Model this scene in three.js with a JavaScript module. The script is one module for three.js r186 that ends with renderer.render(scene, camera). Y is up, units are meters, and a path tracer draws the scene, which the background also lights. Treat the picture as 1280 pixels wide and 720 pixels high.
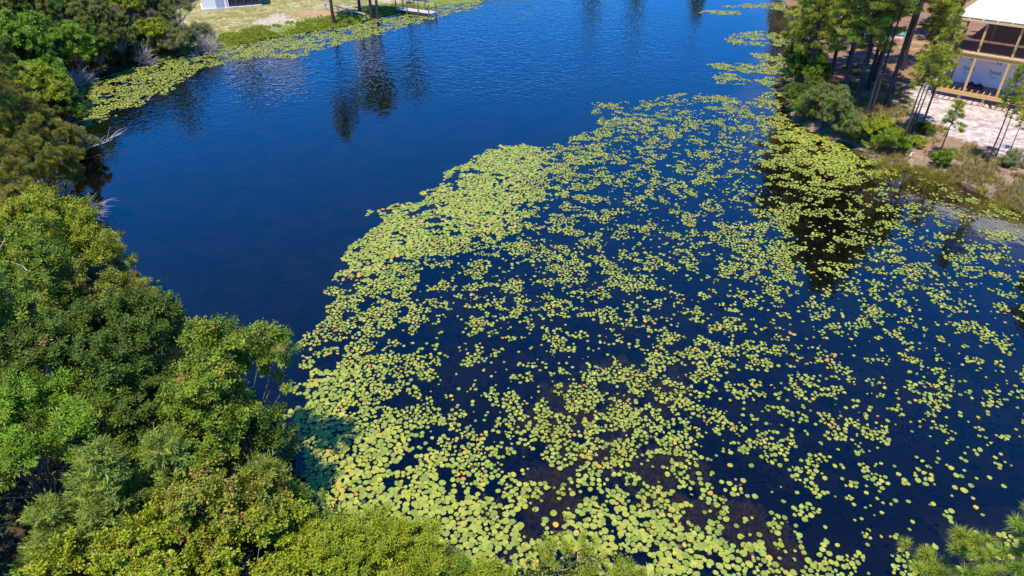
import * as THREE from 'three';
import { mergeGeometries } from 'three/addons/utils/BufferGeometryUtils.js';
import { RoundedBoxGeometry } from 'three/addons/geometries/RoundedBoxGeometry.js';

// ---------------------------------------------------------------- camera, sky, sun, exposure
const scene = new THREE.Scene();
const camera = new THREE.PerspectiveCamera(46, 16 / 9, 0.1, 2000);
camera.position.set(0, 18, 0);
camera.rotation.set(-33.5 * Math.PI / 180, 0, 0);

const SKY_HORIZON = [0.24, 0.78, 1.75], SKY_LOW = [0.015, 0.42, 1.50], SKY_HIGH = [0.006, 0.16, 0.70];
const sunDir = new THREE.Vector3(-0.20, 1.32, 0.45).normalize();
{
  const w = 512, h = 256, a = new Float32Array(w * h * 4);
  for (let j = 0; j < h; j++) {
    const el = ((j + 0.5) / h - 0.5) * Math.PI;
    for (let i = 0; i < w; i++) {
      const az = ((i + 0.5) / w - 0.5) * 2 * Math.PI, k = (j * w + i) * 4;
      const e = Math.max(0, Math.sin(el));
      const t1 = Math.exp(-e / 0.10), t2 = Math.min(1, e / 0.75);
      const d = new THREE.Vector3(Math.cos(az) * Math.cos(el), Math.sin(el), Math.sin(az) * Math.cos(el));
      const near = Math.pow(Math.max(0, d.dot(sunDir)), 24) * 0.5;
      for (let c = 0; c < 3; c++) {
        const low = SKY_LOW[c] + (SKY_HORIZON[c] - SKY_LOW[c]) * t1;
        a[k + c] = el < 0 ? SKY_HORIZON[c] * 0.6 : low + (SKY_HIGH[c] - low) * t2 + near * [1, 0.95, 0.85][c];
      }
      a[k + 3] = 1;
    }
  }
  const sky = new THREE.DataTexture(a, w, h, THREE.RGBAFormat, THREE.FloatType);
  sky.mapping = THREE.EquirectangularReflectionMapping;
  sky.magFilter = THREE.LinearFilter; sky.needsUpdate = true;
  scene.background = sky; scene.environment = sky;
}
const sun = new THREE.DirectionalLight(new THREE.Color(1.0, 0.91, 0.74), 5.0);
sun.name = 'sun';
sun.position.copy(sunDir).multiplyScalar(120).add(new THREE.Vector3(0, 0, -50));
sun.target.position.set(0, 0, -50);
sun.castShadow = true; sun.shadow.mapSize.set(4096, 4096);
Object.assign(sun.shadow.camera, { left: -80, right: 80, top: 90, bottom: -90, near: 1, far: 300 });
scene.add(sun, sun.target);
const EXPOSURE = 1.36;

// ---------------------------------------------------------------- helpers
function rngOf(seed) { let a = seed >>> 0; return () => { a = (a + 0x6D2B79F5) | 0; let t = Math.imul(a ^ (a >>> 15), 1 | a); t = (t + Math.imul(t ^ (t >>> 7), 61 | t)) ^ t; return ((t ^ (t >>> 14)) >>> 0) / 4294967296; }; }
const lerp = (a, b, t) => a + (b - a) * t, clamp = (x, a = 0, b = 1) => Math.min(b, Math.max(a, x));
const smooth = (a, b, x) => { const t = clamp((x - a) / (b - a)); return t * t * (3 - 2 * t); };
function hash2(i, j, s) { let h = Math.imul(i, 374761393) ^ Math.imul(j, 668265263) ^ Math.imul(s, 974634777); h = Math.imul(h ^ (h >>> 13), 1274126177); return ((h ^ (h >>> 16)) >>> 0) / 4294967296; }
function vn(x, y, s = 0, per = 0) {
  const xi = Math.floor(x), yi = Math.floor(y), u = x - xi, v = y - yi, a = u * u * (3 - 2 * u), b = v * v * (3 - 2 * v);
  const m = per ? (n) => ((n % per) + per) % per : (n) => n;
  const x0 = m(xi), x1 = m(xi + 1), y0 = m(yi), y1 = m(yi + 1);
  return lerp(lerp(hash2(x0, y0, s), hash2(x1, y0, s), a), lerp(hash2(x0, y1, s), hash2(x1, y1, s), a), b);
}
const fbm = (x, y, s = 0, o = 4) => { let r = 0, w = 0.5, t = 0; for (let k = 0; k < o; k++) { r += w * vn(x, y, s + k); t += w; w *= 0.55; x *= 2.03; y *= 2.03; } return r / t; };
const used = {};
function numbered(n) { used[n] = (used[n] ?? -1) + 1; return used[n] ? n + '_' + String(used[n]).padStart(3, '0') : n; }
function tag(o, label, category, group, kind) { if (label) o.userData.label = label; if (category) o.userData.category = category; if (group) o.userData.group = group; if (kind) o.userData.kind = kind; return o; }
function shade(o) { o.traverse((m) => { if (m.isMesh) { m.castShadow = true; m.receiveShadow = true; } }); return o; }
function thing(name, label, category, [x, y, z] = [0, 0, 0], turn = 0, group) { const o = new THREE.Group(); o.name = numbered(name); o.position.set(x, y, z); o.rotation.y = turn; scene.add(o); return tag(o, label, category, group); }
function part(name, geo, m, parent, label) { const o = new THREE.Mesh(geo, m); o.name = name; o.castShadow = o.receiveShadow = true; if (label) o.userData.label = label; parent.add(o); return o; }
const lin = (r, g, b) => new THREE.Color().setRGB(r, g, b);
const std = (c, roughness = 0.8, extra = {}) => new THREE.MeshStandardMaterial({ color: lin(...c), roughness, ...extra });
function box(w, h, d, x, y, z, r = 0) { const g = r ? new RoundedBoxGeometry(w, h, d, 1, r) : new THREE.BoxGeometry(w, h, d); g.translate(x, y, z); return g; }
class Tubes {
  constructor() { this.p = []; this.n = []; this.i = []; this.u = []; }
  add(pts, radii, seg = 6) {
    const base = this.p.length / 3, X = new THREE.Vector3(), Y = new THREE.Vector3(), T = new THREE.Vector3(); let len = 0;
    pts.forEach((p, k) => {
      const a = pts[Math.max(0, k - 1)], b = pts[Math.min(pts.length - 1, k + 1)];
      if (k) len += p.distanceTo(pts[k - 1]);
      T.subVectors(b, a).normalize();
      X.set(Math.abs(T.y) > 0.9 ? 1 : 0, Math.abs(T.y) > 0.9 ? 0 : 1, 0).cross(T).normalize(); Y.crossVectors(T, X);
      for (let s = 0; s < seg; s++) {
        const t = s / seg * 2 * Math.PI, c = Math.cos(t), d = Math.sin(t);
        const nx = X.x * c + Y.x * d, ny = X.y * c + Y.y * d, nz = X.z * c + Y.z * d;
        this.p.push(p.x + nx * radii[k], p.y + ny * radii[k], p.z + nz * radii[k]); this.n.push(nx, ny, nz); this.u.push(s / seg, len);
      }
    });
    for (let k = 0; k < pts.length - 1; k++) for (let s = 0; s < seg; s++) {
      const a = base + k * seg + s, b = base + k * seg + (s + 1) % seg, c = a + seg, d = b + seg;
      this.i.push(a, b, c, b, d, c);
    }
    return this;
  }
  geo() { const g = new THREE.BufferGeometry(); g.setAttribute('position', new THREE.Float32BufferAttribute(this.p, 3)); g.setAttribute('normal', new THREE.Float32BufferAttribute(this.n, 3)); g.setAttribute('uv', new THREE.Float32BufferAttribute(this.u, 2)); g.setIndex(this.i); return g; }
}
const V3 = (x, y, z) => new THREE.Vector3(x, y, z);
function bend(a, b, n, wob, rng, sag = 0) { const o = []; for (let k = 0; k <= n; k++) { const t = k / n, q = a.clone().lerp(b, t), w = Math.sin(Math.PI * t) * wob; q.x += (rng() - 0.5) * w; q.z += (rng() - 0.5) * w; q.y += (rng() - 0.5) * w * 0.6 - sag * 4 * t * (1 - t); o.push(q); } return o; }
function noiseTex(size, f, srgb) {
  const d = new Uint8Array(size * size * 4);
  for (let j = 0; j < size; j++) for (let i = 0; i < size; i++) { const v = f(i / size, j / size), k = (j * size + i) * 4; if (typeof v === 'number') { d[k] = d[k + 1] = d[k + 2] = clamp(v) * 255; } else { d[k] = clamp(v[0]) * 255; d[k + 1] = clamp(v[1]) * 255; d[k + 2] = clamp(v[2]) * 255; } d[k + 3] = 255; }
  const t = new THREE.DataTexture(d, size, size); t.wrapS = t.wrapT = THREE.RepeatWrapping; t.magFilter = THREE.LinearFilter; t.minFilter = THREE.LinearMipmapLinearFilter; t.generateMipmaps = true;
  if (srgb) t.colorSpace = THREE.SRGBColorSpace; t.needsUpdate = true; return t;
}
const s8 = (x) => x <= 0.0031308 ? 12.92 * x : 1.055 * Math.pow(x, 1 / 2.4) - 0.055;

// ---------------------------------------------------------------- lake outline and terrain
const LEFT = [[38, -7], [19.31, -10.72], [14.82, -10.72], [8.21, -11.0], [3.71, -11.3], [0.0, -11.7], [-1.92, -12.2], [-3.94, -12.9], [-5.58, -13.6], [-6.62, -14.4], [-7.41, -15.48], [-8.36, -16.92], [-10.93, -20.79], [-15.7, -25.21], [-18.79, -27.9], [-21.53, -30.6], [-24.73, -34.66], [-27.42, -38.98], [-29.31, -42.79], [-29.89, -44.91], [-32.97, -48.84], [-36.48, -54.34], [-38.23, -58.15], [-37.96, -60.94], [-36.55, -63.96], [-34.24, -67.24], [-31.73, -70.82], [-29.36, -73.39], [-26.18, -76.84], [-22.55, -79.81], [-18.66, -82.98], [-16.43, -86.38], [-12.14, -90.99], [-5.31, -96.05], [0.0, -100.47], [6.91, -105.27], [13, -122], [22, -138], [38, -142], [45, -126]];
const RIGHT = [[37.07, -105.9], [35.91, -97.12], [35.57, -92.95], [34.62, -85.08], [31.81, -77.2], [28.28, -71.45], [26.85, -66.12], [24.88, -61.42], [23.17, -59.05], [22.69, -55.36], [21.5, -50.93], [21.8, -48.84], [22.55, -46.89], [23.77, -45.65], [23.96, -43.48], [24.44, -42.11], [26.63, -41.2], [28.15, -39.22], [28.69, -36.73], [29.43, -34.86], [31.86, -31.88], [34.94, -29.4], [44, -22], [58, -12], [54, 2]];
const LAKE = LEFT.concat(RIGHT);
function inside(poly, x, z) { let c = false; for (let i = 0, j = poly.length - 1; i < poly.length; j = i++) { const [xi, zi] = poly[i], [xj, zj] = poly[j]; if ((zi > z) !== (zj > z) && x < (xj - xi) * (z - zi) / (zj - zi) + xi) c = !c; } return c; }
function polyDist(poly, x, z) { let best = 1e9; for (let i = 0, j = poly.length - 1; i < poly.length; j = i++) { const [ax, az] = poly[j], [bx, bz] = poly[i], dx = bx - ax, dz = bz - az, t = clamp(((x - ax) * dx + (z - az) * dz) / (dx * dx + dz * dz)); const ex = ax + dx * t - x, ez = az + dz * t - z; best = Math.min(best, ex * ex + ez * ez); } return Math.sqrt(best); }
// signed distance to the outline on a 0.5 m grid, read with bilinear interpolation
const GX = -90, GZ = -180, GS = 0.5, GW = 371, GH = 421, sdf = new Float32Array(GW * GH);
for (let j = 0; j < GH; j++) for (let i = 0; i < GW; i++) { const x = GX + i * GS, z = GZ + j * GS; sdf[j * GW + i] = polyDist(LAKE, x, z) * (inside(LAKE, x, z) ? -1 : 1); }
function rawShore(x, z) { const u = clamp((x - GX) / GS, 0, GW - 1.001), v = clamp((z - GZ) / GS, 0, GH - 1.001), i = Math.floor(u), j = Math.floor(v), k = j * GW + i; return lerp(lerp(sdf[k], sdf[k + 1], u - i), lerp(sdf[k + GW], sdf[k + GW + 1], u - i), v - j); }
const shore = (x, z) => rawShore(x, z) + (vn(x * 0.7, z * 0.7, 3) - 0.5) * 0.9 + (vn(x * 2.1, z * 2.1, 4) - 0.5) * 0.35;   // > 0 on land
function landHeight(x, z) {
  const d = shore(x, z);
  if (d < 0) return -Math.min(2.6, -d * 0.34) - 0.02;
  return 0.95 * (1 - Math.exp(-d / 2.6)) - 0.02 + (fbm(x * 0.35, z * 0.35, 9, 3) - 0.5) * 0.3 * smooth(0, 3, d);
}
const groundAt = (x, z) => Math.max(0, landHeight(x, z));
const SAND = [[31.2, -52.2], [30.3, -48.0], [30.5, -45.6], [30.9, -43.7], [31.44, -42], [33.2, -40.2], [40, -36], [60, -34], [60, -70], [36, -60], [33, -56]];
const SHOAL = [[[3.08, -19.39], 2.2], [[5.07, -20.31], 2], [[1.58, -14.82], 1.6], [[3.4, -16.92], 2], [[1.16, -17.7], 1.2], [[5.39, -14.18], 1.6], [[7.84, -13.0], 1.3], [[7.18, -14.18], 1.2], [[5.25, -16.18], 1.6], [[0, -12.72], 1.3], [[-0.8, -14.2], 0.9]];
const weediness = (x, z) => { let m = 0; for (const [[a, b], r] of SHOAL) m = Math.max(m, 1 - ((x - a) ** 2 + (z - b) ** 2) / (r * r * 1.0)); return clamp(m); };
{
  const axis = (lo, hi, step, far) => { const r = []; for (let k = far; k > 0; k--) r.push(lo - step * (Math.pow(1.5, k) - 1) * 2); for (let x = lo; x <= hi + 1e-6; x += step) r.push(x); for (let k = 1; k <= far; k++) r.push(hi + step * (Math.pow(1.5, k) - 1) * 2); return r; };
  const xs = axis(-60, 66, 0.6, 16), zs = axis(-150, 12, 0.6, 16), P = [], U = [], I = [];
  const X0 = -56, X1 = 56, Z0 = -112, Z1 = 0;
  for (const z of zs) for (const x of xs) { P.push(x, landHeight(x, z), z); U.push(clamp((x - X0) / (X1 - X0), 0.002, 0.998), clamp((z - Z0) / (Z1 - Z0), 0.002, 0.998)); }
  const nx = xs.length; for (let j = 0; j < zs.length - 1; j++) for (let i = 0; i < nx - 1; i++) { const a = j * nx + i, b = a + 1, c = a + nx, d = c + 1; I.push(a, c, b, b, c, d); }
  const g = new THREE.BufferGeometry(); g.setAttribute('position', new THREE.Float32BufferAttribute(P, 3)); g.setAttribute('uv', new THREE.Float32BufferAttribute(U, 2)); g.setIndex(I); g.computeVertexNormals();
  const mix = (a, b, t) => [lerp(a[0], b[0], t), lerp(a[1], b[1], t), lerp(a[2], b[2], t)];
  const S = 1536, colours = noiseTex(S, (u, v) => {
    const x = lerp(X0, X1, u), z = lerp(Z0, Z1, v);
    const f1 = vn(x * 0.8, z * 0.8, 21) * 0.6 + vn(x * 2.7, z * 2.7, 22) * 0.4, f2 = vn(x * 5, z * 5, 23), f3 = hash2(Math.floor(x * 14), Math.floor(z * 14), 24);
    const raw = rawShore(x, z), inL = raw < 0;
    let c;
    if (inL) {
      const d = -raw;
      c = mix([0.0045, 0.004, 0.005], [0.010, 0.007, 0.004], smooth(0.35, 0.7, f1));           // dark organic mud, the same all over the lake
      if (d < 5 && x > 14) c = mix(c, mix([0.055, 0.030, 0.008], [0.11, 0.085, 0.02], smooth(0.5, 0.7, f1)), smooth(5, 1.8, d + (f1 - 0.5) * 3));   // tea-stained sand shelf
      const w = weediness(x, z); if (w > 0) c = mix(c, [0.016, 0.011, 0.006], smooth(0.15, 0.5, w * (0.4 + f1)));
      return [s8(c[0]), s8(c[1]), s8(c[2])];
    }
    const d = shore(x, z);
    if (x > 5 && z < -20) {                                                                // bank of pine straw, grass patches, builder's sand
      c = mix([0.21, 0.125, 0.085], [0.30, 0.215, 0.15], f1);
      c = mix(c, [0.17, 0.17, 0.06], smooth(0.52, 0.68, vn(x * 0.5, z * 0.5, 31) * 0.6 + f2 * 0.4) * 0.7);
      const ds = x > 27 && z > -72 && z < -32 ? (inside(SAND, x, z) ? 1 : -1) * polyDist(SAND, x, z) + (f1 - 0.5) * 2.4 : -9;
      c = mix(c, mix([0.42, 0.345, 0.315], [0.54, 0.46, 0.43], f2), smooth(-0.2, 0.35, ds));
      if (ds > 0.2 && vn(x * 1.3 + z * 0.4, z * 2.6, 35) > 0.72) c = mix(c, [0.26, 0.19, 0.16], 0.45);
      c = mix(c, [0.20, 0.16, 0.11], smooth(1.0, 0.2, d + (f2 - 0.5)));
      if (z < -58) c = mix(c, [0.25, 0.13, 0.09], smooth(0.3, 0.6, f1));
    } else if (z < -66 && x > -40) {                                                       // mown bank with bare patches
      c = mix([0.21, 0.20, 0.06], [0.36, 0.31, 0.16], smooth(0.25, 0.75, f1 * 0.6 + f2 * 0.4));
      const bare = vn(x * 0.22 + z * 0.1, z * 0.35 - x * 0.15, 41) * 0.6 + f1 * 0.4; c = mix(c, [0.17, 0.17, 0.06], smooth(0.5, 0.75, vn(x * 1.1, z * 1.1, 47)) * 0.6); c = mix(c, [0.40, 0.34, 0.27], smooth(0.45, 0.60, bare + (f2 - 0.5) * 0.12 - Math.abs(d - 6.5) * 0.03));
      c = mix(c, [0.37, 0.24, 0.13], smooth(2.6, 0.5, Math.hypot((x + 23) / 1.6, z + 85) + (f1 - 0.5) * 2));
      c = mix(c, [0.13, 0.19, 0.03], smooth(3.2, 1.6, d + (f2 - 0.5) * 1.2) * 0.8);
    } else c = mix([0.045, 0.035, 0.024], [0.085, 0.065, 0.042], f1);
    const t = 0.62 + 0.76 * (f2 * 0.5 + f3 * 0.5);
    return [s8(c[0] * t), s8(c[1] * t), s8(c[2] * t)];
  }, true);
  colours.wrapS = colours.wrapT = THREE.ClampToEdgeWrapping;
  const rough = noiseTex(512, (u, v) => 0.5 * vn(u * 24, v * 24, 51, 24) + 0.3 * vn(u * 64, v * 64, 52, 64) + 0.2 * vn(u * 160, v * 160, 53, 160)); rough.repeat.set(18, 18);
  const ground = new THREE.Mesh(g, new THREE.MeshPhysicalMaterial({ map: colours, roughness: 1, specularIntensity: 0.1, bumpMap: rough, bumpScale: 0.09 }));
  ground.name = 'ground'; ground.receiveShadow = ground.castShadow = true; tag(ground, 'sandy bank, forest floor and lake bed around the lake', 'ground', null, 'structure'); scene.add(ground);
  const wx0 = -48, wx1 = 66, wz0 = -152, wz1 = 8, wg = new THREE.PlaneGeometry(wx1 - wx0, wz1 - wz0, 1, 1); wg.rotateX(-Math.PI / 2); wg.translate((wx0 + wx1) / 2, 0, (wz0 + wz1) / 2);
  const uv = wg.attributes.uv, wp = wg.attributes.position; for (let k = 0; k < uv.count; k++) uv.setXY(k, (wp.getX(k) - wx0) / (wx1 - wx0), (wp.getZ(k) - wz0) / (wz1 - wz0));
  // breeze ripples on the open far water, near calm among the pads and under the banks
  const ripple = noiseTex(2048, (u, v) => { const x = lerp(wx0, wx1, u), z = lerp(wz0, wz1, v), open = smooth(-44, -64, z + (vn(x * 0.08, z * 0.08, 60) - 0.5) * 16) * smooth(26, 10, x), a = lerp(0.09, 1, open) * lerp(0.75, 1.2, vn(x * 0.15 + z * 0.05, z * 0.35, 64)); return 0.5 + a * ((vn(x * 1.5, z * 2.0, 61) - 0.5) * 0.34 + (vn(x * 3.6, z * 4.6, 62) - 0.5) * 0.40 + (vn(x * 6.8, z * 6.8, 63) - 0.5) * 0.32); });
  const water = new THREE.Mesh(wg, new THREE.MeshPhysicalMaterial({ color: lin(0.66, 0.66, 0.66), roughness: 0.03, transmission: 1, thickness: 0, ior: 1.5, bumpMap: ripple, bumpScale: 0.055 }));
  water.name = 'water'; water.receiveShadow = true; tag(water, 'deep blue rippled lake water', 'water', null, 'structure'); scene.add(water);
}
console.log('terrain');

// ---------------------------------------------------------------- foliage kit
function leafSprig(seed, { n = 16, len = 0.32, leaf = 0.085, wide = 0.5, spread = 1.0, twig = 0.004 } = {}) {
  const r = rngOf(seed), p = [], c = [];
  const dir = V3(), side = V3(), nor = V3(), q = V3();
  for (let k = 0; k < n; k++) {
    const t = (k + 0.5) / n, a = k * 2.4 + r() * 0.8, up = lerp(0.15, 0.75, t) + (r() - 0.5) * 0.5, L = leaf * lerp(0.7, 1.2, r());
    dir.set(Math.cos(a), up, Math.sin(a)).normalize(); side.set(-Math.sin(a), (r() - 0.5) * 0.9, Math.cos(a)).normalize(); nor.crossVectors(side, dir);
    const o = V3((r() - 0.5) * 0.06, t * len, (r() - 0.5) * 0.06).addScaledVector(dir, len * 0.22 * spread * r());
    const tip = o.clone().addScaledVector(dir, L).addScaledVector(nor, -L * 0.15 * r()), mid = o.clone().addScaledVector(dir, L * 0.5), w = L * wide * 0.5;
    const l = mid.clone().addScaledVector(side, w).addScaledVector(nor, w * 0.35), rr = mid.clone().addScaledVector(side, -w).addScaledVector(nor, w * 0.35);
    const tone = lerp(0.7, 1.3, r()), warm = lerp(0.9, 1.15, r());
    for (const v of [o, rr, tip, o, tip, l]) { p.push(v.x, v.y, v.z); c.push(tone * warm, tone, tone * 0.9); }
  }
  for (let s = 0; s < 3; s++) { const a = s * 2.1; for (const v of [[Math.cos(a) * twig, -len * 0.3, Math.sin(a) * twig], [Math.cos(a + 2.1) * twig, -len * 0.3, Math.sin(a + 2.1) * twig], [0, len, 0]]) { p.push(...v); c.push(0.8, 0.5, 0.9); } }
  const g = new THREE.BufferGeometry(); g.setAttribute('position', new THREE.Float32BufferAttribute(p, 3)); g.setAttribute('color', new THREE.Float32BufferAttribute(c, 3)); return g;
}
function needleTuft(seed, n, L, w, cone) {
  const r = rngOf(seed), p = [], c = [], d = V3(), s = V3();
  for (let k = 0; k < n; k++) {
    const a = r() * 6.283, t = r(), cy = lerp(-0.15, 1, Math.pow(t, cone)), sy = Math.sqrt(Math.max(0, 1 - cy * cy)), l = L * lerp(0.75, 1.1, r());
    d.set(Math.cos(a) * sy, cy, Math.sin(a) * sy); s.set(-d.z + (r() - 0.5), (r() - 0.5), d.x + (r() - 0.5)).cross(d).normalize().multiplyScalar(w);
    const o = V3(0, -L * 0.35 * r(), 0), tip = o.clone().addScaledVector(d, l); tip.y -= l * 0.12;
    const tone = lerp(0.65, 1.35, r());
    for (const v of [o.clone().sub(s), o.clone().add(s), tip]) { p.push(v.x, v.y, v.z); c.push(tone * lerp(0.95, 1.15, r()), tone, tone * 0.9); }
  }
  const g = new THREE.BufferGeometry(); g.setAttribute('position', new THREE.Float32BufferAttribute(p, 3)); g.setAttribute('color', new THREE.Float32BufferAttribute(c, 3)); return g;
}
function cedarSpray(seed) {
  const r = rngOf(seed), p = [], c = [];
  for (let b = 0; b < 9; b++) {
    const t = b / 9, side = b % 2 ? 1 : -1, o = V3(0, t * 0.32, 0), d = b === 8 ? V3(0, 1, 0) : V3(side * 0.8, 0.65, (r() - 0.5) * 0.5).normalize(), L = lerp(0.2, 0.1, t) * lerp(0.8, 1.2, r());
    for (let k = 0; k < 7; k++) {
      const q = o.clone().addScaledVector(d, L * k / 7), e = V3(d.x + (r() - 0.5) * 1.5, d.y + (r() - 0.3) * 0.9, (r() - 0.5) * 1.5).normalize(), s = V3(e.z, 0.3, -e.x).normalize().multiplyScalar(0.009), tip = q.clone().addScaledVector(e, 0.055);
      const tone = lerp(0.7, 1.3, r());
      for (const v of [q.clone().sub(s), q.clone().add(s), tip]) { p.push(v.x, v.y, v.z); c.push(tone, tone, tone); }
    }
  }
  const g = new THREE.BufferGeometry(); g.setAttribute('position', new THREE.Float32BufferAttribute(p, 3)); g.setAttribute('color', new THREE.Float32BufferAttribute(c, 3)); return g;
}
function bladeTuft(seed, n, L, w) {
  const r = rngOf(seed), p = [], c = [];
  for (let k = 0; k < n; k++) {
    const a = r() * 6.283, o = V3((r() - 0.5) * 0.16, 0, (r() - 0.5) * 0.16), l = L * lerp(0.5, 1.1, r()), b = lerp(0.1, 0.7, r()), s = V3(-Math.sin(a), 0, Math.cos(a)).multiplyScalar(w);
    const m = o.clone().add(V3(Math.cos(a) * b * l * 0.3, l * 0.6, Math.sin(a) * b * l * 0.3)), tip = o.clone().add(V3(Math.cos(a) * b * l, l, Math.sin(a) * b * l)), tone = lerp(0.65, 1.35, r());
    for (const v of [o.clone().sub(s), o.clone().add(s), m.clone().add(s), o.clone().sub(s), m.clone().add(s), m.clone().sub(s), m.clone().sub(s), m.clone().add(s), tip]) { p.push(v.x, v.y, v.z); c.push(tone * lerp(0.9, 1.2, r()), tone, tone * 0.9); }
  }
  const g = new THREE.BufferGeometry(); g.setAttribute('position', new THREE.Float32BufferAttribute(p, 3)); g.setAttribute('color', new THREE.Float32BufferAttribute(c, 3)); return g;
}
const leafMat = new THREE.MeshPhysicalMaterial({ color: 0xffffff, vertexColors: true, roughness: 0.5, transmission: 0.22, thickness: 0, ior: 1.4, specularIntensity: 0.55, side: THREE.DoubleSide });
const needleMat = new THREE.MeshPhysicalMaterial({ color: 0xffffff, vertexColors: true, roughness: 0.75, specularIntensity: 0.35, side: THREE.DoubleSide });
const bark = { grey: std([0.16, 0.145, 0.13], 0.95), dark: std([0.04, 0.034, 0.036], 0.95), pine: std([0.07, 0.055, 0.052], 0.95), tan: std([0.26, 0.18, 0.14], 0.95), dead: std([0.44, 0.40, 0.39], 0.95), pale: std([0.50, 0.46, 0.42], 0.9) };
for (const k of ['grey', 'pine', 'tan', 'dark']) { bark[k].bumpMap = noiseTex(128, (u, v) => vn(u * 12, v * 5, 71, 0) * 0.6 + vn(u * 30, v * 20, 72, 0) * 0.4); bark[k].bumpScale = 0.02; }
const kits = {
  near: [1, 2, 3].map((s) => leafSprig(s, { n: 15, leaf: 0.092, wide: 0.55 })), fine: [4, 5, 6].map((s) => leafSprig(s, { n: 22, leaf: 0.07, len: 0.28, wide: 0.42 })), vine: [7, 8, 9].map((s) => leafSprig(s, { n: 14, leaf: 0.082, wide: 0.7, len: 0.26 })),
  frond: [10, 11, 12].map((s) => leafSprig(s, { n: 22, leaf: 0.10, len: 0.42, wide: 0.3 })), far: [13, 14, 15].map((s) => leafSprig(s, { n: 20, leaf: 0.14, len: 0.42, wide: 0.55 })),
  willow: [16, 17].map((s) => leafSprig(s, { n: 26, leaf: 0.12, len: 0.4, wide: 0.28 })), cedar: [18, 19, 20].map(cedarSpray),
  pine: [21, 22, 23].map((s) => needleTuft(s, 80, 0.27, 0.007, 0.8)), pineNear: [24, 25, 26].map((s) => needleTuft(s, 110, 0.20, 0.0045, 0.8)),
};
const PAL = { y: [0.265, 0.325, 0.018], g: [0.155, 0.245, 0.018], d: [0.085, 0.145, 0.014], l: [0.175, 0.305, 0.022], r: [0.225, 0.26, 0.028], o: [0.14, 0.17, 0.034], c: [0.215, 0.28, 0.042], b: [0.23, 0.225, 0.042], p: [0.29, 0.34, 0.045], pn: [0.215, 0.305, 0.04], gr: [0.20, 0.225, 0.09], wil: [0.17, 0.22, 0.06], s: [0.23, 0.28, 0.022] };
const mtx = new THREE.Matrix4(), qa = new THREE.Quaternion(), qb = new THREE.Quaternion(), up = V3(0, 1, 0), col = new THREE.Color();
// places: [{p, n, s}] ; one InstancedMesh for each variant of the kit, all of them parts called name
function scatter(name, kit, mat, places, pal, rng, parent, vary = {}) {
  const lists = kit.map(() => []); places.forEach((q) => lists[Math.floor(rng() * kit.length)].push(q));
  lists.forEach((list, k) => {
    if (!list.length) return;
    const m = new THREE.InstancedMesh(kit[k], mat, list.length); m.name = name; m.userData.kind = 'stuff'; m.castShadow = m.receiveShadow = true;
    list.forEach((q, i) => {
      qa.setFromUnitVectors(up, q.n); qb.setFromAxisAngle(up, rng() * 6.283); qa.multiply(qb);
      mtx.compose(q.p, qa, V3(q.s, q.s, q.s)); m.setMatrixAt(i, mtx);
      const t = lerp(0.75, 1.25, rng()), w = lerp(-1, 1, rng());
      col.setRGB(pal[0] * t * (1 + 0.16 * w), pal[1] * t, pal[2] * t * (1 - 0.1 * w));
      if (vary.red && rng() < vary.red) col.setRGB(0.30 * t, 0.15 * t, 0.07 * t); else if (vary.gold && rng() < vary.gold) col.setRGB(0.29 * t, 0.33 * t, 0.025 * t);
      m.setColorAt(i, col);
    });
    parent.add(m);
  });
}
function randDir(rng, ymin = -1) { let y, a; y = lerp(ymin, 1, rng()); a = rng() * 6.283; const s = Math.sqrt(1 - y * y); return V3(Math.cos(a) * s, y, Math.sin(a) * s); }
const occluders = [];
let treeSeed = 100;
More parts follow.
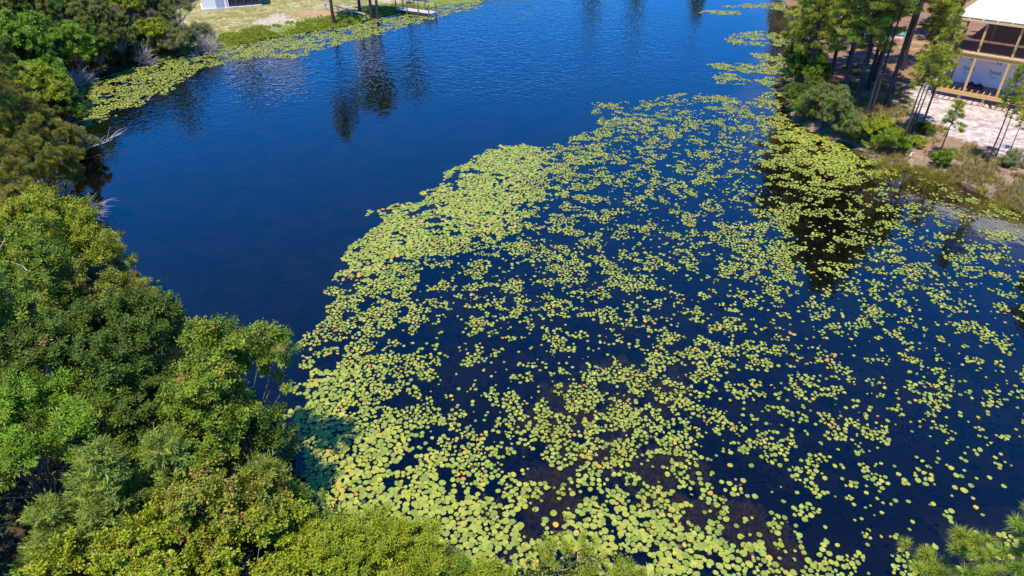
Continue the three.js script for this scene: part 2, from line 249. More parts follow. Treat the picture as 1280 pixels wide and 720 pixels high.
// a bushy tree: bole and limbs, and sprigs gathered on lobes of uneven size
function bushy(name, label, category, group, [x, z, hc, R, V], palName, { kit = kits.near, dens = 1, scale = 1, lobes = 0, red = 0, gold = 0.03, barkMat = bark.grey, stem = 0.05, airy = 0, cone = false } = {}) {
  const rng = rngOf(++treeSeed * 7919);
  let bx = x, bz = z; for (let k = 0; k < 14 && shore(bx, bz) < 0.45; k++) { const e = 0.6, gx = shore(bx + e, bz) - shore(bx - e, bz), gz = shore(bx, bz + e) - shore(bx, bz - e), l = Math.hypot(gx, gz) || 1; bx += gx / l * 0.3; bz += gz / l * 0.3; }
  const gy = groundAt(bx, bz) - 0.06, o = thing(name, label, category, [bx, gy, bz], 0, group);
  const C = V3(x - bx, hc - gy, z - bz);
  const K = lobes || Math.round(11 + R * 6), tubes = new Tubes(), list = [], L = [];
  for (let k = 0; k < K; k++) {
    const d = randDir(rng, -0.45), f = lerp(0.4, 0.84, Math.sqrt(rng()));
    if (cone) { const t = rng(); d.set(Math.cos(k * 2.4), 0, Math.sin(k * 2.4)).multiplyScalar((1 - t) * 0.9 + 0.05); d.y = lerp(-0.9, 0.95, t); L.push({ c: V3(C.x + d.x * R * 0.75, C.y + d.y * V, C.z + d.z * R * 0.75), r: R * lerp(0.36, 0.10, t) }); continue; }
    L.push({ c: V3(C.x + d.x * R * f, C.y + d.y * V * f, C.z + d.z * R * f), r: R * lerp(0.17, 0.4, rng()) * (K > 20 ? 0.85 : 1) });
  }
  const boles = Math.max(1, Math.round(R * 0.8)), fork = V3(C.x * 0.5, Math.max(0.3, (hc - gy) * 0.42), C.z * 0.5);
  for (let b = 0; b < boles; b++) { const off = V3((rng() - 0.5) * 0.5 * R * (b ? 1 : 0), 0, (rng() - 0.5) * 0.5 * R * (b ? 1 : 0)), y0 = V3(off.x, -0.15, off.z); const f = fork.clone().add(V3(off.x, (rng() - 0.5) * 0.4, off.z)); tubes.add(bend(y0, f, 4, 0.25, rng), [0, 1, 2, 3, 4].map((k) => (stem + 0.012 * hc) * (1 - k * 0.09)), 7); if (b) tubes.add(bend(f, C.clone().add(off.multiplyScalar(0.6)), 3, 0.2, rng), [0.05, 0.04, 0.03, 0.012]); }
  for (const l of L) tubes.add(bend(fork, l.c, 4, 0.35, rng), [0, 1, 2, 3, 4].map((k) => lerp(stem * 0.8, 0.008, k / 4)), 5);
  for (let k = 0; k < L.length; k += 2) { const d = randDir(rng, -0.1), a = L[k].c, e = a.clone().addScaledVector(d, L[k].r * lerp(1.0, 1.5, rng())), pts = bend(a, e, 3, 0.2 * L[k].r, rng); tubes.add(pts, [0.012, 0.01, 0.007, 0.003], 4); tubes.add([pts[2], pts[2].clone().add(randDir(rng, 0).multiplyScalar(0.3 * L[k].r + 0.05))], [0.006, 0.002], 4); }
  part('trunk', tubes.geo(), barkMat, o);
  const gap = airy || 0.35;
  for (const l of L) {
    const shoots = Math.max(5, Math.round(l.r * l.r * 46 * dens / (scale * scale)));
    for (let k = 0; k < shoots; k++) {
      const d = randDir(rng, -0.5);
      if (vn(l.c.x * 7 + d.x * 2.6, l.c.z * 7 + d.z * 2.6 + d.y * 2.2, 82) < gap) continue;
      const b = l.c.clone().addScaledVector(d, l.r * lerp(0.35, 0.7, rng())), sd = cone ? V3(d.x * 1.1, 0.12 + d.y * 0.4 + rng() * 0.3, d.z * 1.1).normalize() : d.clone().multiplyScalar(0.75).add(V3((rng() - 0.5) * 0.7, 0.5 + (rng() - 0.5) * 0.4, (rng() - 0.5) * 0.7)).normalize();
      const sl = Math.max(0.22, l.r * lerp(0.3, 0.85, rng() * rng())) * (rng() < 0.08 ? 1.5 : 1), m = 6;
      for (let q = 0; q < m; q++) {
        const t = (q + rng() * 0.6) / m, w = lerp(0.26, 0.05, t) * Math.max(0.5, scale);
        const p = b.clone().addScaledVector(sd, sl * t).add(V3((rng() - 0.5) * w, (rng() - 0.5) * w * 0.6, (rng() - 0.5) * w));
        if (p.y < 0.1) continue;
        list.push({ p, n: sd.clone().add(V3((rng() - 0.5) * 0.9, 0.2 + (rng() - 0.5) * 0.5, (rng() - 0.5) * 0.9)).normalize(), s: scale * lerp(1.2, 0.7, t) * lerp(0.8, 1.2, rng()) });
      }
    }
  }
  scatter('foliage', kit, kit === kits.cedar || kit === kits.pine || kit === kits.pineNear ? needleMat : leafMat, list, PAL[palName], rng, o, { red, gold });
  occluders.push([x, hc, z, R * 1.05, V * 1.05]);
  return o;
}
// a pine: tall bole, whorled branches, needle tufts towards the ends
function pine(name, label, group, x, z, h, { low = 0.5, R = 1.6, lean = [0, 0], pal = 'p', tufts = 1, kit = kits.pine, barkMat = bark.pine, r0 = 0.16, scale = 1, twin = null, snags = 4 } = {}) {
  const rng = rngOf(++treeSeed * 6151), gy = groundAt(x, z) - 0.06, o = thing(name, label, 'pine tree', [x, gy, z], 0, group);
  const boleAt = (t) => V3(lean[0] * t * t + Math.sin(t * 5 + x) * 0.08 * h * 0.08, h * t, lean[1] * t * t + Math.cos(t * 4 + z) * 0.08 * h * 0.08);
  const bole = new Tubes(), limbs = new Tubes(), list = []; const ks = [...Array(11).keys()].map((k) => k / 10);
  bole.add(ks.map((t) => (t === 0 ? V3(0, -0.2, 0) : boleAt(t))), ks.map((t) => r0 * (1 - 0.85 * t) * (t === 0 ? 1.35 : 1)), 9);
  const n = Math.round((h * (1 - low)) * 7.5 + 6);
  for (let k = 0; k < n; k++) {
    const t = lerp(low, 1, Math.pow(k / (n - 1), 0.9)), u = (t - low) / (1 - low), a = k * 2.4 + rng() * 0.7, len = R * lerp(1, 0.25, u * u) * lerp(0.6, 1.15, rng()), s = boleAt(t);
    const rise = lerp(0.1, 0.75, u) + (rng() - 0.5) * 0.3, e = s.clone().add(V3(Math.cos(a) * len, len * rise, Math.sin(a) * len)), pts = bend(s, e, 4, 0.25 * len, rng, 0.04 * len);
    limbs.add(pts, [0.035, 0.028, 0.02, 0.014, 0.008].map((v) => v * (0.4 + h / 12)), 5);
    const m = Math.max(3, Math.round(len * 11 * tufts));
    for (let j = 0; j < m; j++) {
      const f = lerp(0.35, 1.02, Math.sqrt((j + rng()) / m)), i = Math.min(3, Math.floor(f * 4)), p = pts[i].clone().lerp(pts[i + 1], f * 4 - i), w = (1.1 - f) * 0.5 + 0.12;
      p.add(V3((rng() - 0.5) * w * 2.2, (rng() - 0.2) * w, (rng() - 0.5) * w * 2.2).multiplyScalar(Math.min(1, len)));
      list.push({ p, n: V3(Math.cos(a) * 0.7 + (rng() - 0.5) * 1.3, 0.65 + rng() * 0.5, Math.sin(a) * 0.7 + (rng() - 0.5) * 1.3).normalize(), s: scale * lerp(0.75, 1.25, rng()) });
    }
  }
  list.push({ p: boleAt(1), n: up.clone(), s: scale });
  for (let k = 0; k < snags; k++) { const t = lerp(0.25, low, rng()), a = rng() * 6.28, s = boleAt(t), l = lerp(0.3, 0.9, rng()); limbs.add(bend(s, s.clone().add(V3(Math.cos(a) * l, l * 0.15, Math.sin(a) * l)), 2, 0.1, rng), [0.02, 0.015, 0.006], 4); }
  part('trunk', bole.geo(), barkMat, o); part('branches', limbs.geo(), barkMat, o).userData.kind = 'stuff';
  scatter('needles', kit, needleMat, list, PAL[pal], rng, o, { gold: 0.05 });
  return o;
}
// bare grey branches spraying out of one point
function deadBrush(name, label, x, y, z, n, L, { mat = bark.dead, dir = null, spread = 1, group, r = 0.012 } = {}) {
  const rng = rngOf(++treeSeed * 4211), o = thing(name, label, 'dead branches', [x, y, z], 0, group), t = new Tubes();
  for (let k = 0; k < n; k++) {
    const d = dir ? V3(dir[0] + (rng() - 0.5) * spread, dir[1] + (rng() - 0.4) * spread, dir[2] + (rng() - 0.5) * spread).normalize() : randDir(rng, 0.05), l = L * lerp(0.4, 1, rng()), s = V3((rng() - 0.5) * 0.5 * L * 0.5, -0.02, (rng() - 0.5) * 0.5 * L * 0.5), pts = bend(s, s.clone().addScaledVector(d, l), 4, 0.3 * l, rng);
    t.add(pts, [r * 1.6, r * 1.3, r, r * 0.7, r * 0.3], 4);
    for (let j = 0; j < 5; j++) { const i = 1 + Math.floor(rng() * 3), e = pts[i].clone().add(d.clone().add(randDir(rng, -0.4)).multiplyScalar(l * 0.24)); t.add([pts[i], pts[i].clone().lerp(e, 0.5).add(V3(0, 0.03 * l, 0)), e], [r * 0.7, r * 0.5, r * 0.2], 4); }
  }
  part('twigs', t.geo(), mat, o).userData.kind = 'stuff'; return o;
}

// ---------------------------------------------------------------- trees and shrubs of the near and left shore
const N = kits;
const nearGroup = 'trees and shrubs crowding the left shore';
const plants = [
  // [name, label, category, [x, z, centre height, radius, half height], palette, options]
  ['shrub', 'fine-leaved yellow-green shrub at the edge of the lily pads', 'shrub', [-3.0, -11.0, 1.5, 1.35, 1.0], 'y', { kit: N.fine, dens: 2.3, gold: 0.1 }],
  ['shrub', 'ragged yellow-green shrub between two taller shrubs at the pads', 'shrub', [-1.75, -10.9, 1.1, 0.95, 0.8], 'g', { kit: N.fine, dens: 2.0, gold: 0.12 }],
  ['shrub', 'loose green shrub behind the fine-leaved shrub', 'shrub', [-3.9, -11.9, 1.3, 0.9, 0.85], 'y', { kit: N.fine, dens: 1.9, gold: 0.06, airy: 0.36 }],
  ['shrub', 'low yellow-green shrub beside the sparse waterside bush', 'shrub', [-0.75, -10.7, 0.9, 0.9, 0.55], 'y', { kit: N.fine, dens: 2.2, gold: 0.1 }],
  ['shrub', 'yellow-green shrub between the vine thicket and the fine-leaved shrub', 'shrub', [-4.9, -11.0, 1.9, 1.3, 0.95], 'y', { kit: N.fine, dens: 2.6, gold: 0.1 }],
  ['waterside_bush', 'sparse bush with pale stems standing among lily pads', 'shrub', [1.63, -11.2, 1.0, 1.15, 0.75], 's', { kit: N.fine, dens: 1.2, airy: 0.42, barkMat: bark.pale, lobes: 15 }],
  ['waterside_bush', 'low sparse bush behind the pale-stemmed bush in the pads', 'shrub', [3.25, -10.9, 0.7, 1.05, 0.55], 's', { kit: N.fine, dens: 1.0, airy: 0.45, barkMat: bark.pale, lobes: 13 }],
  ['vine_thicket', 'yellow-green thicket of broad vine leaves below the cedars', 'thicket', [-6.86, -10.6, 2.6, 1.85, 1.05], 'y', { kit: N.vine, dens: 1.5, gold: 0.08 }],
  ['vine_thicket', 'broad-leaved vine thicket in front of the tallest cedar', 'thicket', [-8.67, -10.0, 2.9, 1.8, 1.0], 'y', { kit: N.vine, dens: 1.5, gold: 0.08, red: 0.02 }],
  ['vine_thicket', 'vine thicket spilling towards the dark gap under the trees', 'thicket', [-10.5, -9.5, 3.0, 1.5, 0.85], 'y', { kit: N.vine, dens: 1.5 }],
  ['cedar_tree', 'tallest blue-green cedar with a pointed feathery top', 'cedar', [-10.3, -11.6, 3.4, 1.6, 2.1], 'c', { kit: N.cedar, dens: 2.3, cone: true, lobes: 52, gold: 0 }],
  ['cedar_tree', 'slim blue-green cedar beside the red-tipped thicket', 'cedar', [-9.0, -12.4, 3.6, 1.05, 1.5], 'c', { kit: N.cedar, dens: 2.3, cone: true, lobes: 40, gold: 0 }],
  ['cedar_tree', 'short spreading cedar next to the dark gap', 'cedar', [-11.5, -10.8, 3.0, 1.15, 1.3], 'c', { kit: N.cedar, dens: 2.3, cone: true, lobes: 40, gold: 0 }],
  ['cedar_tree', 'small cedar rising from the waterside thicket', 'cedar', [-6.95, -12.7, 2.6, 0.9, 1.2], 'c', { kit: N.cedar, dens: 2.3, cone: true, lobes: 34, gold: 0 }],
  ['vine_thicket', 'vine thicket with reddish new leaves among the cedars', 'thicket', [-7.6, -11.8, 3.5, 1.5, 0.95], 'r', { kit: N.vine, dens: 1.5, red: 0.05 }],
  ['vine_thicket', 'green thicket at the water edge under the rounded tree', 'thicket', [-6.2, -12.3, 1.9, 1.05, 0.8], 'g', { kit: N.vine, dens: 1.4 }],
  ['frond_tree', 'bright green tree with long yellowish leaf sprays', 'tree', [-12.9, -12.6, 4.5, 2.05, 1.5], 'l', { kit: N.frond, dens: 1.4, gold: 0.14 }],
  ['broadleaf_tree', 'rounded broadleaf tree overhanging the lily pads', 'tree', [-8.2, -15.1, 4.6, 1.95, 2.1], 'g', { kit: N.near, dens: 1.7, red: 0.03, gold: 0.12 }],
  ['broadleaf_tree', 'broadleaf tree with lit crown just behind the slim cedar', 'tree', [-9.0, -13.9, 4.0, 1.7, 1.35], 'g', { kit: N.near, dens: 1.6, gold: 0.12 }],
  ['broadleaf_tree', 'dark green tree leaning low over the shaded pads', 'tree', [-7.7, -14.1, 3.0, 1.1, 1.6], 'd', { kit: N.near, dens: 1.5 }],
  ['broadleaf_tree', 'wide dark green tree behind the yellowish sprays', 'tree', [-12.9, -15.0, 5.0, 2.5, 1.5], 'd', { kit: N.near, dens: 1.3, red: 0.01 }],
  ['broadleaf_tree', 'dark green tree between the red-tipped tree and the wide dark tree', 'tree', [-12.2, -17.0, 4.5, 2.0, 1.5], 'd', { kit: N.near, dens: 1.3 }],
  ['broadleaf_tree', 'tall green tree with twiggy gaps beside the bare grey tree', 'tree', [-15.3, -16.3, 5.3, 2.2, 2.2], 'g', { kit: N.near, dens: 1.3, gold: 0.1 }],
  ['broadleaf_tree', 'red-tipped yellow-green tree at the water behind the rounded tree', 'tree', [-12.1, -18.4, 3.5, 1.4, 1.3], 'r', { kit: N.near, dens: 1.5, red: 0.05, gold: 0.1 }],
  ['broadleaf_tree', 'low dark tree hidden between taller dark crowns', 'tree', [-11.4, -14.9, 3.9, 2.1, 1.2], 'd', { kit: N.near, dens: 1.2 }],
  ['broadleaf_tree', 'broad bright yellow-green tree beside the open blue water', 'tree', [-19.6, -23.9, 4.2, 3.1, 1.8], 'y', { kit: N.near, dens: 1.3, lobes: 34, gold: 0.12 }],
  ['broadleaf_tree', 'green tree behind the bare grey tree on the left shore', 'tree', [-18.0, -20.5, 5.3, 2.1, 2.0], 'g', { kit: N.near, dens: 1.3, gold: 0.1 }],
  ['broadleaf_tree', 'olive tree with reddish twigs around the bare grey tree', 'tree', [-16.0, -20.1, 3.8, 2.1, 1.3], 'r', { kit: N.near, dens: 1.2, red: 0.05, airy: 0.2 }],
  ['broadleaf_tree', 'low red-tipped tree by the small waterside pine', 'tree', [-14.9, -21.0, 2.8, 1.3, 0.9], 'r', { kit: N.near, dens: 1.4, red: 0.05 }],
  ['broadleaf_tree', 'yellow-green tree reaching out over open water', 'tree', [-17.4, -24.3, 3.6, 0.95, 0.7], 'y', { kit: N.near, dens: 1.4, gold: 0.2 }],
  ['broadleaf_tree', 'green filler tree on the bank behind the bright yellow-green tree', 'tree', [-22.0, -22.5, 4.6, 2.6, 2.0], 'g', { kit: N.near, dens: 1.0 }],
  ['broadleaf_tree', 'leafy tree on the bank shading the dark gap beside the cedars', 'tree', [-14.3, -9.2, 5.4, 2.2, 2.0], 'g', { kit: N.near, dens: 1.2 }],
  ['broadleaf_tree', 'dark green tree behind the leafy tree at the dark gap', 'tree', [-16.0, -12.2, 5.2, 2.2, 1.9], 'd', { kit: N.near, dens: 1.2 }],
  // needle-leaved scrub further along the left shore
  ['pine_scrub', 'broad brownish-green pine scrub at the bend of the shore', 'pine scrub', [-25.9, -34.1, 3.4, 2.55, 1.75], 'b', { kit: N.pine, dens: 0.85, scale: 0.9, gold: 0.1 }],
  ['pine_scrub', 'half-dead pine scrub with grey twigs over the water', 'pine scrub', [-25.2, -34.6, 2.2, 1.6, 1.3], 'b', { kit: N.pine, dens: 0.5, airy: 0.3, barkMat: bark.dead, scale: 0.9 }],
  ['pine_scrub', 'pine scrub next to the bright yellow-green tree', 'pine scrub', [-24.4, -29.5, 3.7, 1.7, 1.6], 'b', { kit: N.pine, dens: 0.85, scale: 0.9, gold: 0.1 }],
  ['pine_scrub', 'olive pine scrub behind the fallen branch', 'pine scrub', [-30.0, -39.9, 3.8, 2.3, 1.8], 'b', { kit: N.pine, dens: 0.8, scale: 0.95, gold: 0.12 }],
  ['pine_scrub', 'small olive pine scrub beside the fallen branch', 'pine scrub', [-28.95, -40.8, 2.3, 1.7, 1.3], 'b', { kit: N.pine, dens: 0.8, scale: 0.95 }],
  ['pine_scrub', 'low green pine scrub at the foot of the fallen branch', 'pine scrub', [-28.76, -42.9, 1.2, 1.2, 0.85], 'gr', { kit: N.pine, dens: 0.8, scale: 0.9 }],
  ['pine_scrub', 'tall olive pine scrub well back from the fallen branch', 'pine scrub', [-33.0, -37.5, 4.2, 2.6, 2.0], 'b', { kit: N.pine, dens: 0.7, scale: 0.95 }],
  ['broadleaf_tree', 'dark low tree at the corner of the far pad bed', 'tree', [-32.3, -47.7, 1.5, 1.65, 1.15], 'd', { kit: N.far, dens: 1.1, scale: 0.8 }],
  ['broadleaf_tree', 'yellow-green tree above the corner of the far pad bed', 'tree', [-34.0, -47.7, 3.0, 2.7, 1.5], 'y', { kit: N.far, dens: 1.0, scale: 0.8, gold: 0.1 }],
  ['broadleaf_tree', 'light green low tree beside the grey dead brush', 'tree', [-36.0, -52.4, 2.6, 2.1, 1.3], 'l', { kit: N.far, dens: 1.0, scale: 0.8 }],
  ['broadleaf_tree', 'green tree inland of the yellow-green far tree', 'tree', [-35.6, -45.5, 3.8, 2.1, 1.7], 'g', { kit: N.far, dens: 1.0, scale: 0.8 }],
  ['broadleaf_tree', 'large fresh green tree rising behind the grey brush', 'tree', [-39.4, -55.9, 4.4, 2.8, 2.4], 'l', { kit: N.far, dens: 1.0, scale: 0.85, lobes: 30 }],
  ['broadleaf_tree', 'dark tree against the large fresh green tree', 'tree', [-38.2, -55.8, 2.9, 1.9, 1.8], 'd', { kit: N.far, dens: 1.0, scale: 0.85 }],
  ['broadleaf_tree', 'dark tree inland beside the large fresh green tree', 'tree', [-39.0, -51.2, 4.3, 2.2, 2.1], 'd', { kit: N.far, dens: 0.9, scale: 0.9 }],
  ['broadleaf_tree', 'upright tree with one bright green flank over the pads', 'tree', [-38.0, -60.6, 2.9, 1.85, 2.2], 'l', { kit: N.far, dens: 1.1, scale: 0.85 }],
  ['broadleaf_tree', 'dark narrow tree right of the bright-flanked tree', 'tree', [-37.0, -62.2, 2.4, 1.5, 2.1], 'd', { kit: N.far, dens: 1.1, scale: 0.85 }],
  ['broadleaf_tree', 'dark tree filling behind the grey dead brush', 'tree', [-39.6, -59.0, 2.5, 1.7, 1.7], 'd', { kit: N.far, dens: 1.0, scale: 0.85 }],
  ['broadleaf_tree', 'olive tree behind the bright-flanked tree', 'tree', [-40.5, -64.8, 4.6, 2.2, 1.6], 'o', { kit: N.far, dens: 0.9, scale: 0.9 }],
  ['broadleaf_tree', 'olive tree behind the dark narrow tree', 'tree', [-38.4, -65.5, 4.0, 2.2, 1.9], 'o', { kit: N.far, dens: 0.9, scale: 0.9 }],
  ['broadleaf_tree', 'olive tree beside the grey-green waterside shrubs', 'tree', [-36.6, -65.2, 2.8, 1.8, 1.9], 'o', { kit: N.far, dens: 1.0, scale: 0.85 }],
  ['broadleaf_tree', 'tall dark tree in the shade behind the fresh green tree', 'tree', [-42.5, -63.3, 5.4, 2.5, 1.8], 'd', { kit: N.far, dens: 0.8, scale: 0.95 }],
  ['broadleaf_tree', 'tall olive tree beside the blue tarpaulin', 'tree', [-44.2, -61.5, 5.6, 2.3, 1.8], 'o', { kit: N.far, dens: 0.8, scale: 0.95 }],
  ['broadleaf_tree', 'yellow-green tree at the edge of the mown bank', 'tree', [-38.2, -70.8, 4.6, 1.9, 1.6], 'y', { kit: N.far, dens: 0.9, scale: 0.9 }],
  ['broadleaf_tree', 'olive tree between the woods and the mown bank', 'tree', [-36.4, -72.1, 3.4, 2.1, 1.9], 'o', { kit: N.far, dens: 0.9, scale: 0.9 }],
  ['broadleaf_tree', 'dark tree deep in the left woods', 'tree', [-41.0, -70, 5.6, 2.3, 1.9], 'd', { kit: N.far, dens: 0.8, scale: 0.95 }],
  ['broadleaf_tree', 'tall olive tree deep in the left woods', 'tree', [-44, -67.5, 6.3, 2.6, 1.9], 'o', { kit: N.far, dens: 0.8, scale: 0.95 }],
  ['broadleaf_tree', 'dark tree beside the white cabin', 'tree', [-40.5, -78, 4.6, 2.1, 1.7], 'd', { kit: N.far, dens: 0.8, scale: 0.95 }],
  ['waterside_shrub', 'yellow-green shrub at the end of the mown bank', 'shrub', [-35.3, -69.2, 1.9, 2.0, 1.5], 'y', { kit: N.far, dens: 1.1, scale: 0.75 }],
  ['waterside_shrub', 'grey-green shrub with dead twigs beside the far pads', 'shrub', [-33.2, -69.3, 1.4, 2.4, 1.25], 'gr', { kit: N.willow, dens: 1.2, scale: 0.9 }],
  ['waterside_shrub', 'small grey-green shrub where the bright grass begins', 'shrub', [-31.5, -71.2, 1.3, 1.3, 1.15], 'gr', { kit: N.willow, dens: 1.2, scale: 0.9 }],
  ['waterside_shrub', 'greyish half-bare tree in front of the white cabin', 'tree', [-35.3, -75.6, 2.7, 2.1, 1.6], 'gr', { kit: N.willow, dens: 0.6, scale: 0.9, airy: 0.25, barkMat: bark.dead }],
  // right bank
  ['waterside_shrub', 'rounded willow-like bush hanging over dense pads', 'shrub', [23.0, -48.5, 1.6, 2.1, 1.6], 'wil', { kit: N.willow, dens: 1.4, scale: 0.8, barkMat: bark.dark }],
  ['waterside_shrub', 'dark bush at the tip of the pine point', 'shrub', [22.9, -52.7, 1.4, 1.6, 1.4], 'd', { kit: N.far, dens: 1.2, scale: 0.7 }],
  ['waterside_shrub', 'yellow-green shrub at the feet of the twin pines', 'shrub', [25.2, -45.2, 0.9, 1.7, 0.8], 'y', { kit: N.far, dens: 0.7, airy: 0.38, scale: 0.65 }],
  ['waterside_shrub', 'grey-green shrub between willow bush and twin pines', 'shrub', [24.2, -46.2, 1.0, 1.5, 0.95], 'wil', { kit: N.willow, dens: 1.0, scale: 0.8 }],
  ['waterside_shrub', 'green shrub under the three thin pines', 'shrub', [25.6, -43.4, 0.9, 1.0, 0.7], 'g', { kit: N.far, dens: 0.6, airy: 0.38, scale: 0.65 }],
  ['waterside_shrub', 'small bright shrub at the foot of the young pine', 'shrub', [27.9, -41.1, 0.7, 0.6, 0.5], 'g', { kit: N.far, dens: 1.3, scale: 0.5 }],
  ['waterside_shrub', 'green bush behind the dark bush on the pine point', 'shrub', [24.6, -56.9, 1.9, 1.9, 1.6], 'g', { kit: N.far, dens: 1.1, scale: 0.75 }],
  ['waterside_shrub', 'tiny bright tuft of shrub near the white stick', 'shrub', [27.45, -43.7, 0.75, 0.42, 0.35], 'y', { kit: N.far, dens: 1.2, scale: 0.45 }],
  ['waterside_shrub', 'dark low shrub at the foot of the tall thin pine', 'shrub', [28.9, -45.9, 0.8, 0.7, 0.4], 'd', { kit: N.far, dens: 1.1, scale: 0.5 }],
  ['waterside_shrub', 'low green shrub trailing in the water past the willow-like bush', 'shrub', [22.4, -50.6, 0.9, 1.2, 0.8], 'g', { kit: N.far, dens: 1.0, scale: 0.6 }],
  ['waterside_shrub', 'olive shrub on the lake side of the leaning pine', 'shrub', [26.2, -62.6, 1.6, 1.7, 1.4], 'o', { kit: N.far, dens: 1.0, scale: 0.75 }],
  ['waterside_shrub', 'dark green shrub where the far pad strips meet the bank', 'shrub', [29.6, -70.6, 1.6, 1.7, 1.4], 'g', { kit: N.far, dens: 0.9, scale: 0.8 }],
  ['waterside_shrub', 'greyish low shrub below the slender pines on the bank', 'shrub', [32.0, -40.4, 0.8, 1.0, 0.5], 'gr', { kit: N.willow, dens: 1.0, scale: 0.6, barkMat: bark.dead }],
];
for (const [name, label, cat, dims, pal, opt] of plants) bushy(name, label, cat, name === 'waterside_shrub' ? 'shrubs along the banks' : nearGroup, dims, pal, opt);
console.log('plants');

// small pines and dead wood on the left shore
pine('young_pine', 'bright small pine among red-tipped trees by open water', 'young pines on the left shore', -16.4, -24.1, 4.3, { low: 0.35, R: 0.8, r0: 0.06, scale: 0.9, snags: 0 });
pine('young_pine', 'lowest little pine beside the driftwood', 'young pines on the left shore', -15.6, -23.9, 2.2, { low: 0.2, R: 0.7, r0: 0.05, scale: 0.8, snags: 0 });
pine('near_pine', 'long-needled pine top standing over the sparse pads', null, 9.0, -6.6, 8.3, { low: 0.4, R: 2.0, r0: 0.14, kit: kits.pineNear, pal: 'pn', tufts: 1.25, scale: 1.15, barkMat: bark.pine });
pine('scrub_pine', 'taller olive pine above the fallen branch', 'pines of the left shore bend', -30.6, -38.6, 7.6, { low: 0.25, R: 1.9, r0: 0.12, pal: 'b', tufts: 0.9 });
pine('scrub_pine', 'olive pine with a thin crown behind the fallen branch', 'pines of the left shore bend', -32.2, -42.6, 8.2, { low: 0.3, R: 1.9, r0: 0.12, pal: 'b', tufts: 0.9 });
{
  const rng = rngOf(5), o = thing('dead_tree', 'bare pale grey tree among red-tipped and green crowns', 'dead tree', [-16.4, groundAt(-16.4, -18.3) - 0.05, -18.3]), t = new Tubes();
  const b = bend(V3(0, 0, 0), V3(0.3, 5.6, 0.4), 5, 0.4, rng); t.add(b, [0.13, 0.11, 0.1, 0.08, 0.06, 0.03], 7);
  part('trunk', t.geo(), bark.pale, o);
  for (let k = 0; k < 9; k++) { const s = b[2 + (k % 4)], d = randDir(rng, 0.15), e = s.clone().addScaledVector(d, lerp(0.8, 1.7, rng())), q = new Tubes(), pts = bend(s, e, 4, 0.4, rng); q.add(pts, [0.05, 0.04, 0.03, 0.02, 0.008], 5); for (let j = 0; j < 4; j++) { const c = pts[1 + j % 3 + 1] ?? e; q.add(bend(c, c.clone().addScaledVector(randDir(rng, 0), 0.6), 2, 0.15, rng), [0.018, 0.012, 0.004], 4); } part('branch', q.geo(), bark.pale, o); }
}
{
  const rng = rngOf(8), o = thing('fallen_branch', 'bleached forked branch fallen into the water off the scrub', 'branch', [-29.6, 0.12, -43.3]), t = new Tubes();
  const pts = bend(V3(0, 0.1, 0), V3(2.0, 0.5, -2.7), 8, 0.3, rng); t.add(pts, [...Array(9).keys()].map((k) => lerp(0.035, 0.008, k / 8)), 6); part('limb', t.geo(), bark.pale, o);
  for (let k = 0; k < 11; k++) { const s = pts[2 + (k % 6)], q = new Tubes(), d = V3(0.2 + rng() * 1.1, 0.25 + rng() * 0.6, -0.7 + (rng() - 0.5) * 1.7).normalize(), e = s.clone().addScaledVector(d, lerp(0.6, 1.5, rng())); q.add(bend(s, e, 3, 0.25, rng), [0.016, 0.013, 0.01, 0.004], 4); part('twig', q.geo(), bark.pale, o); }
}
{
  const rng = rngOf(9), o = thing('driftwood', 'grey driftwood snag in the water by the lowest little pine', 'driftwood', [-18.6, 0.03, -28.1]), t = new Tubes();
  const pts = bend(V3(-0.6, 0.1, 0), V3(1.2, 0.12, 0.5), 5, 0.3, rng); t.add(pts, [0.06, 0.06, 0.05, 0.04, 0.03, 0.01], 6);
  part('limb', t.geo(), bark.dead, o); const q = new Tubes(); for (let k = 0; k < 5; k++) { const s = pts[k]; q.add(bend(s, s.clone().add(V3((rng() - 0.5) * 0.5, 0.3 + rng() * 0.5, (rng() - 0.5) * 0.5)), 3, 0.2, rng), [0.025, 0.02, 0.012, 0.004], 4); } part('prong', q.geo(), bark.dead, o);
}
deadBrush('dead_brush', 'steep heap of grey dead brush behind the far pad bed', -38.9, groundAt(-38.9, -58.6), -58.6, 110, 2.6, { r: 0.02, dir: [0.7, 0.1, 0.45], spread: 1.1, group: 'grey brush on the far left shore' });
deadBrush('dead_brush', 'grey dead brush under the bright-flanked tree', -38.2, groundAt(-38.2, -60.2), -60.2, 80, 2.0, { r: 0.02, dir: [0.7, 0.15, 0.4], spread: 1.2, group: 'grey brush on the far left shore' });
deadBrush('dead_brush', 'pinkish grey brush under the olive waterside trees', -35.6, groundAt(-35.6, -66.2), -66.2, 80, 2.0, { r: 0.02, dir: [0.7, 0.25, 0.4], spread: 1.3, group: 'grey brush on the far left shore' });
deadBrush('dead_brush', 'fan of bleached brush beside the bright grass', -31.1, groundAt(-31.1, -70.4), -70.4, 130, 2.3, { r: 0.02, dir: [0.5, 0.5, 0.5], spread: 1.3, group: 'grey brush on the far left shore' });
deadBrush('dead_brush', 'grey twigs in front of the half-dead pine scrub', -24.4, 0.4, -34.4, 60, 1.6, { dir: [0.8, 0.1, 0.1], spread: 1.2 });
deadBrush('dead_brush', 'grey dead brush at the foot of the rounded tree', -6.5, 0.05, -13.7, 50, 0.9, { dir: [0.8, 0.2, -0.2], spread: 1.4, mat: bark.grey, r: 0.008 });
deadBrush('dead_brush', 'bleached brush below the slender pines on the right bank', 33.0, groundAt(33, -40.0), -40.0, 70, 0.9, { spread: 1, r: 0.01 });
deadBrush('dead_brush', 'brown brush at the tip of the pine point', 24.3, groundAt(24.3, -60), -60, 60, 1.2, { dir: [-0.8, 0.1, 0.2], spread: 1.1, mat: bark.tan });
